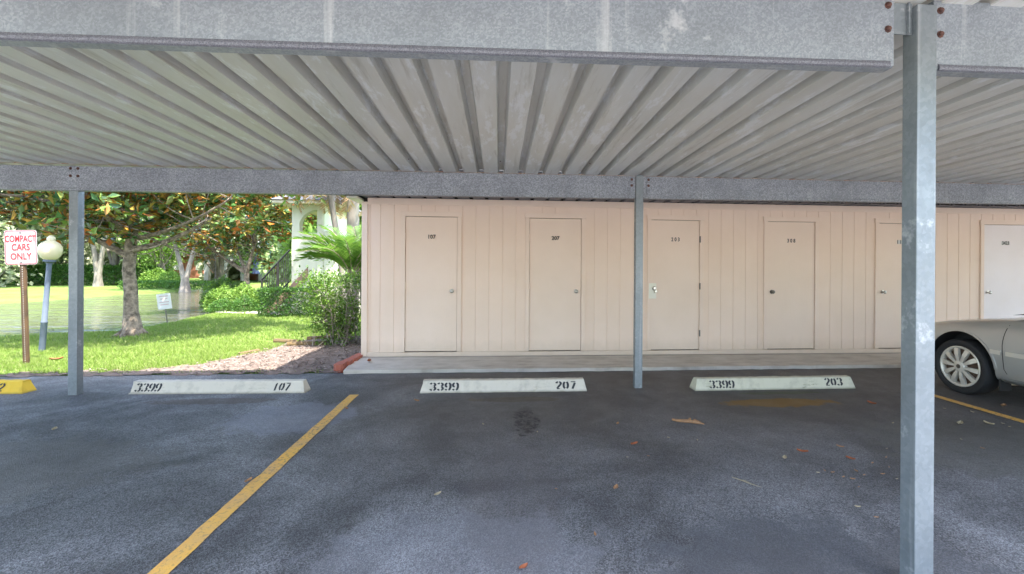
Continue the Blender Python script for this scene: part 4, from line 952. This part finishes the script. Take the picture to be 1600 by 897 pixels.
mb = MB(); mb.tube([(-.17, .03, .02), (-.1, .0, .02), (0, -.01, .025), (.1, -.02, .02), (.17, -.04, .012)], [.013, .016, .02, .018, .005], 7); mb.tube([(0, 0, .02), (.03, .05, .035), (.02, .11, .02)], [.012, .014, .003], 6); mb.tube([(.03, -.01, .02), (.08, .04, .03), (.14, .01, .02)], [.01, .01, .002], 6)
build('husk', mb, dl[1], fr, smooth=True)
tw_ = empty('dry_twig', tuple(gp(1165, 754)), 'thin straw-coloured dry twig lying on the bluish asphalt', 'twig', rz=-.9); tw_.scale = (.46, .46, .46)
mb = MB(); mb.tube([(-.2, .01, .008), (-.05, 0, .012), (.1, -.005, .01), (.22, .01, .006)], [.005, .006, .005, .002], 5); mb.tube([(-.1, .0, .01), (-.02, .03, .014), (.04, .035, .008)], [.003, .004, .001], 5); build('stalk', mb, dl[2], tw_)
red = fallen(565, 575, .0001, 0, ''); bpy.data.objects.remove(red)
p = fallen(577, 571, .13, 0, 'red leaf on the concrete apron beside the brick edging'); p.location.z = .05
p = fallen(88, 567, .14, 0, 'brown leaf lying at the foot of the parking sign post'); p.location.z = .04

# ------------------------------------------------------------ the silver car
WCX, WCY = 5.22, 4.83
car = empty('silver_sedan', (WCX, WCY, 0), 'silver-beige sedan parked nose-in with multi-spoke wheel cover', 'car')
HW = .885
ST = [(.80, .60, .30, .42, .58), (.75, .72, .26, .55, .66), (.60, .81, .22, .70, .735), (.40, .862, .20, .78, .80), (.0, .885, .19, .835, .865), (-.40, .89, .19, .875, .92), (-.75, .89, .19, .90, .95), (-1.4, .89, .19, .915, .95), (-2.2, .89, .19, .93, .955), (-2.9, .885, .2, .94, .98), (-3.3, .86, .24, .93, .99), (-3.62, .79, .30, .86, .95), (-3.72, .70, .36, .70, .80)]
bm = bmesh.new(); rings = []
for y, hw, zs, zsh, zc in ST:
    half = [(hw * .55, zs), (hw * .955, zs + .02), (hw * .985, zs + .16), (hw * 1.0, zs + (zsh - zs) * .55), (hw * .985, zsh - .10), (hw * .93, zsh - .015), (hw * .82, zsh + (zc - zsh) * .35), (hw * .45, zc - .012), (0, zc)]
    ring = [(-a, z) for a, z in half] + [(a, z) for a, z in half[-2::-1]] + [(0, zs)]
    rings.append([bm.verts.new((a + HW, y, z)) for a, z in ring])
for k in range(len(rings) - 1):
    n = len(rings[0])
    for q in range(n): bm.faces.new((rings[k][q], rings[k][(q + 1) % n], rings[k + 1][(q + 1) % n], rings[k + 1][q]))
bm.faces.new(rings[0]); bm.faces.new(rings[-1][::-1]); bmesh.ops.recalc_face_normals(bm, faces=bm.faces)
me = bpy.data.meshes.new('body'); bm.to_mesh(me); bm.free(); me.materials.append(M['paint']); me.materials.append(M['plastic'])
body = bpy.data.objects.new('body', me); COL.objects.link(body)
cut = MB()
for yy in (0, -2.68):
    for side in (0, 1):
        xx = -.25 if side == 0 else 2 * HW - .24; cut.lathe([(.001, 0), (.372, 0), (.372, .49), (.001, .49)], 48, (xx, yy, .335), 'x')
cutter = build('cutter', cut, M['plastic'])
ms = body.modifiers.new('ss', 'SUBSURF'); ms.levels = ms.render_levels = 2
mbn = body.modifiers.new('b', 'BOOLEAN'); mbn.object = cutter; mbn.operation = 'DIFFERENCE'; mbn.solver = 'EXACT'
try: mbn.material_mode = 'TRANSFER'
except Exception: pass
bpy.context.view_layer.update(); dg = bpy.context.evaluated_depsgraph_get()
nm = bpy.data.meshes.new_from_object(body.evaluated_get(dg)); body.modifiers.clear(); body.data = nm; bpy.data.objects.remove(cutter)
nm.polygons.foreach_set('use_smooth', [True] * len(nm.polygons)); nm.set_sharp_from_angle(angle=R(40))
body.parent = car; bvh = BVHTree.FromPolygons([v.co for v in nm.vertices], [p.vertices for p in nm.polygons])
def side_x(y, z):
    h = bvh.ray_cast(Vector((-1, y, z)), Vector((1, 0, 0))); return h[0].x if h[0] else 0
def patch(name, cols, off, th, material, parent=None, smooth=True):
    """cols: list of columns, each a list of (y, z) -> sheet lying on the car side, off metres proud"""
    V_ = []; nc = len(cols); nr = len(cols[0])
    for c in cols:
        for (y, z) in c: V_.append((side_x(y, z) - off, y, z))
    for c in cols:
        for (y, z) in c: V_.append((side_x(y, z) - off + th, y, z))
    F_ = []; o2 = nc * nr
    for i_ in range(nc - 1):
        for j_ in range(nr - 1):
            a = i_ * nr + j_; F_.append((a, a + nr, a + nr + 1, a + 1)); F_.append((o2 + a, o2 + a + 1, o2 + a + nr + 1, o2 + a + nr))
    for i_ in range(nc - 1):
        for j_ in (0, nr - 1): a = i_ * nr + j_; F_.append((a, a + nr, o2 + a + nr, o2 + a))
    for j_ in range(nr - 1):
        for i_ in (0, nc - 1): a = i_ * nr + j_; F_.append((a, a + 1, o2 + a + 1, o2 + a))
    mb = MB(); mb.add(V_, F_); return build(name, mb, material, parent or car, smooth=smooth)
def fe(z):   # front edge of the front door (curved)
    t = (z - .27) / .61; return -.475 + .03 * t - .10 * max(0, t - .55) ** 1.5 * 2 + (-.02 if t < .15 else 0)
zz = [.29 + .585 * k / 14 for k in range(15)]
def doorcols(f0, f1, g=0): return [[(f0(z) + (f1(z) - f0(z)) * u + (g if u == 0 else -g if u == 1 else 0), z) for z in ([zz[0] - g] + zz[1:-1] + [zz[-1] + g])] for u in [k / 12 for k in range(13)]]
d1 = patch('door', doorcols(fe, lambda z: -1.52), .004, .003, M['paint']); patch('door_seam', doorcols(fe, lambda z: -1.52, .011), .0008, .0006, M['plastic'], d1)
d2 = patch('door', doorcols(lambda z: -1.55, lambda z: -2.35 + .25 * max(0, .5 - z)), .004, .003, M['paint']); patch('door_seam', doorcols(lambda z: -1.55, lambda z: -2.35 + .25 * max(0, .5 - z), .011), .0008, .0006, M['plastic'], d2)
patch('side_moulding', [[(-.345 - u * .105, .52 + v * .045) for v in (0, .5, 1)] for u in [k / 3 for k in range(4)]], .020, .018, M['rim'])
patch('side_moulding', [[(-.50 - u * 1.0, .52 + v * .045) for v in (0, .5, 1)] for u in [k / 12 for k in range(13)]], .024, .018, M['rim'], d1)
patch('side_moulding', [[(-1.57 - u * .6, .52 + v * .045) for v in (0, .5, 1)] for u in [k / 8 for k in range(9)]], .024, .018, M['rim'], d2)
patch('sill_trim', [[(-.42 - u * 1.85, .215 + v * .05) for v in (0, .5, 1)] for u in [k / 14 for k in range(15)]], .010, .01, M['paint'])
patch('door_handle', [[(-1.30 - u * .16, .74 + v * .03) for v in (0, 1)] for u in (0, .5, 1)], .03, .025, M['paint'], d1)
patch('wheel_arch_lip', [[((.372 + .022 * v) * math.cos(a), .335 + (.372 + .022 * v) * math.sin(a)) for v in (0, 1)] for a in [R(3 + 174 * k / 30) for k in range(31)]], .006, .006, M['paint'])
build('mud_flap', MB().box(.05, .17, -.40, -.38, .13, .30), M['plastic'], car)
# greenhouse
gl = MB(); L0 = [(.11, -.62), (2 * HW - .11, -.62), (2 * HW - .11, -3.0), (.11, -3.0)]; L1 = [(.30, -1.32), (2 * HW - .30, -1.32), (2 * HW - .30, -2.45), (.30, -2.45)]
gl.add([(x, y, .945 if y > -1 else .975) for x, y in L0] + [(x, y, 1.385) for x, y in L1], [(0, 1, 5, 4), (1, 2, 6, 5), (2, 3, 7, 6), (3, 0, 4, 7), (4, 5, 6, 7)])
build('windows', gl, M['glass'], car, bevel=.02)
rt = MB(); rt.add([(x, y, 1.388) for x, y in L1] + [(HW + (x - HW) * .75, -1.88 + (y + 1.88) * .8, 1.43) for x, y in L1], [(0, 1, 5, 4), (1, 2, 6, 5), (2, 3, 7, 6), (3, 0, 4, 7), (4, 5, 6, 7), (3, 2, 1, 0)])
for a, b in ((0, 4), (1, 5), (2, 6), (3, 7)): pass
for (xa, ya, za), (xb, yb, zb) in (((.11, -.62, .94), (.30, -1.32, 1.39)), ((2 * HW - .11, -.62, .94), (2 * HW - .30, -1.32, 1.39)), ((.11, -3.0, .97), (.30, -2.45, 1.39)), ((2 * HW - .11, -3.0, .97), (2 * HW - .30, -2.45, 1.39)), ((.095, -1.75, .95), (.29, -1.78, 1.39)), ((2 * HW - .095, -1.75, .95), (2 * HW - .29, -1.78, 1.39))): rt.tube([(xa, ya, za), (xb, yb, zb)], .03, 6)
build('roof', rt, M['paint'], car, smooth=True)
build('wiper_cowl', MB().prism([(-.45, .935), (-.40, .93), (-.62, .975), (-.66, .965)], 'x', .18, 2 * HW - .18), M['plastic'], car)
build('wiper', MB().tube([(.22, -.50, .965), (.5, -.60, 1.0), (.85, -.63, 1.01)], .009, 6), M['plastic'], car)
build('headlight', MB().prism([(.52, .52), (.735, .50), (.73, .60), (.52, .66)], 'x', .11, .36), M['glass'], car, bevel=.02)
build('headlight', MB().prism([(.52, .52), (.735, .50), (.73, .60), (.52, .66)], 'x', 2 * HW - .36, 2 * HW - .11), M['glass'], car, bevel=.02)
def wheel(x, y, s):
    c = (x, y, .322); ty = MB().lathe([(.235, .03), (.243, .0), (.262, -.012), (.29, -.014), (.312, -.004), (.322, .02), (.322, .18), (.31, .2), (.24, .2)], 40, (0, 0, 0), 'x')
    w_ = build('wheel', ty, M['tyre'], car, smooth=True); w_.location = (x, y, .308); w_.scale = (.955, .955, .955)
    if s < 0: w_.rotation_euler = (0, 0, math.pi)
    rm = MB().lathe([(.238, .02), (.240, .0), (.228, -.004), (.212, .006), (.206, .02), (.205, .05)], 40, (0, 0, 0), 'x').lathe([(0, -.012), (.03, -.014), (.058, -.010), (.066, .0), (.07, .03)], 24, (0, 0, 0), 'x')
    for k in range(10):
        a = k * 2 * math.pi / 10 + .1; ca, sa = math.cos(a), math.sin(a)
        def Q(r_, t_, h_): return (h_, r_ * ca - t_ * sa, r_ * sa + t_ * ca)
        rm.add([Q(.055, -.012, -.006), Q(.055, .012, -.006), Q(.215, .027, .004), Q(.215, -.027, .004), Q(.055, -.012, .03), Q(.055, .012, .03), Q(.215, .027, .03), Q(.215, -.027, .03), Q(.14, -.022, -.010), Q(.14, .022, -.010)],
               [(0, 1, 9, 8), (8, 9, 2, 3), (0, 8, 4), (8, 3, 7, 4), (1, 5, 9), (9, 5, 6, 2), (2, 6, 7, 3)])
    build('rim', rm, M['rim'], w_, smooth=False); build('brake_disc', MB().lathe([(0, .045), (.20, .045), (.22, .06)], 30, (0, 0, 0), 'x'), M['brake'], w_)
    build('hub_cap', MB().lathe([(0, -.0165), (.022, -.0165), (.026, -.0135)], 20, (0, 0, 0), 'x'), M['oldmetal'], w_)
wheel(.012, 0, 1); wheel(.012, -2.68, 1); wheel(2 * HW - .012, 0, -1); wheel(2 * HW - .012, -2.68, -1)
car.scale = (1, 1, 1)

# a few things that stand behind the viewer, so that the lot is not empty from another spot: lawn strip and trees
for x, y, h, mk, lab in ((-14, -22, 9, 'far2', 'green tree behind the viewer across the lot'), (3, -26, 10, 'far1', 'pale tree behind the viewer in the middle'), (17, -21, 9, 'far2', 'green tree behind the viewer by the far drive')):
    tree((x, y, 0), h, 4, mk, lab, 2500, .4, .25, .25, group='trees across the lot')
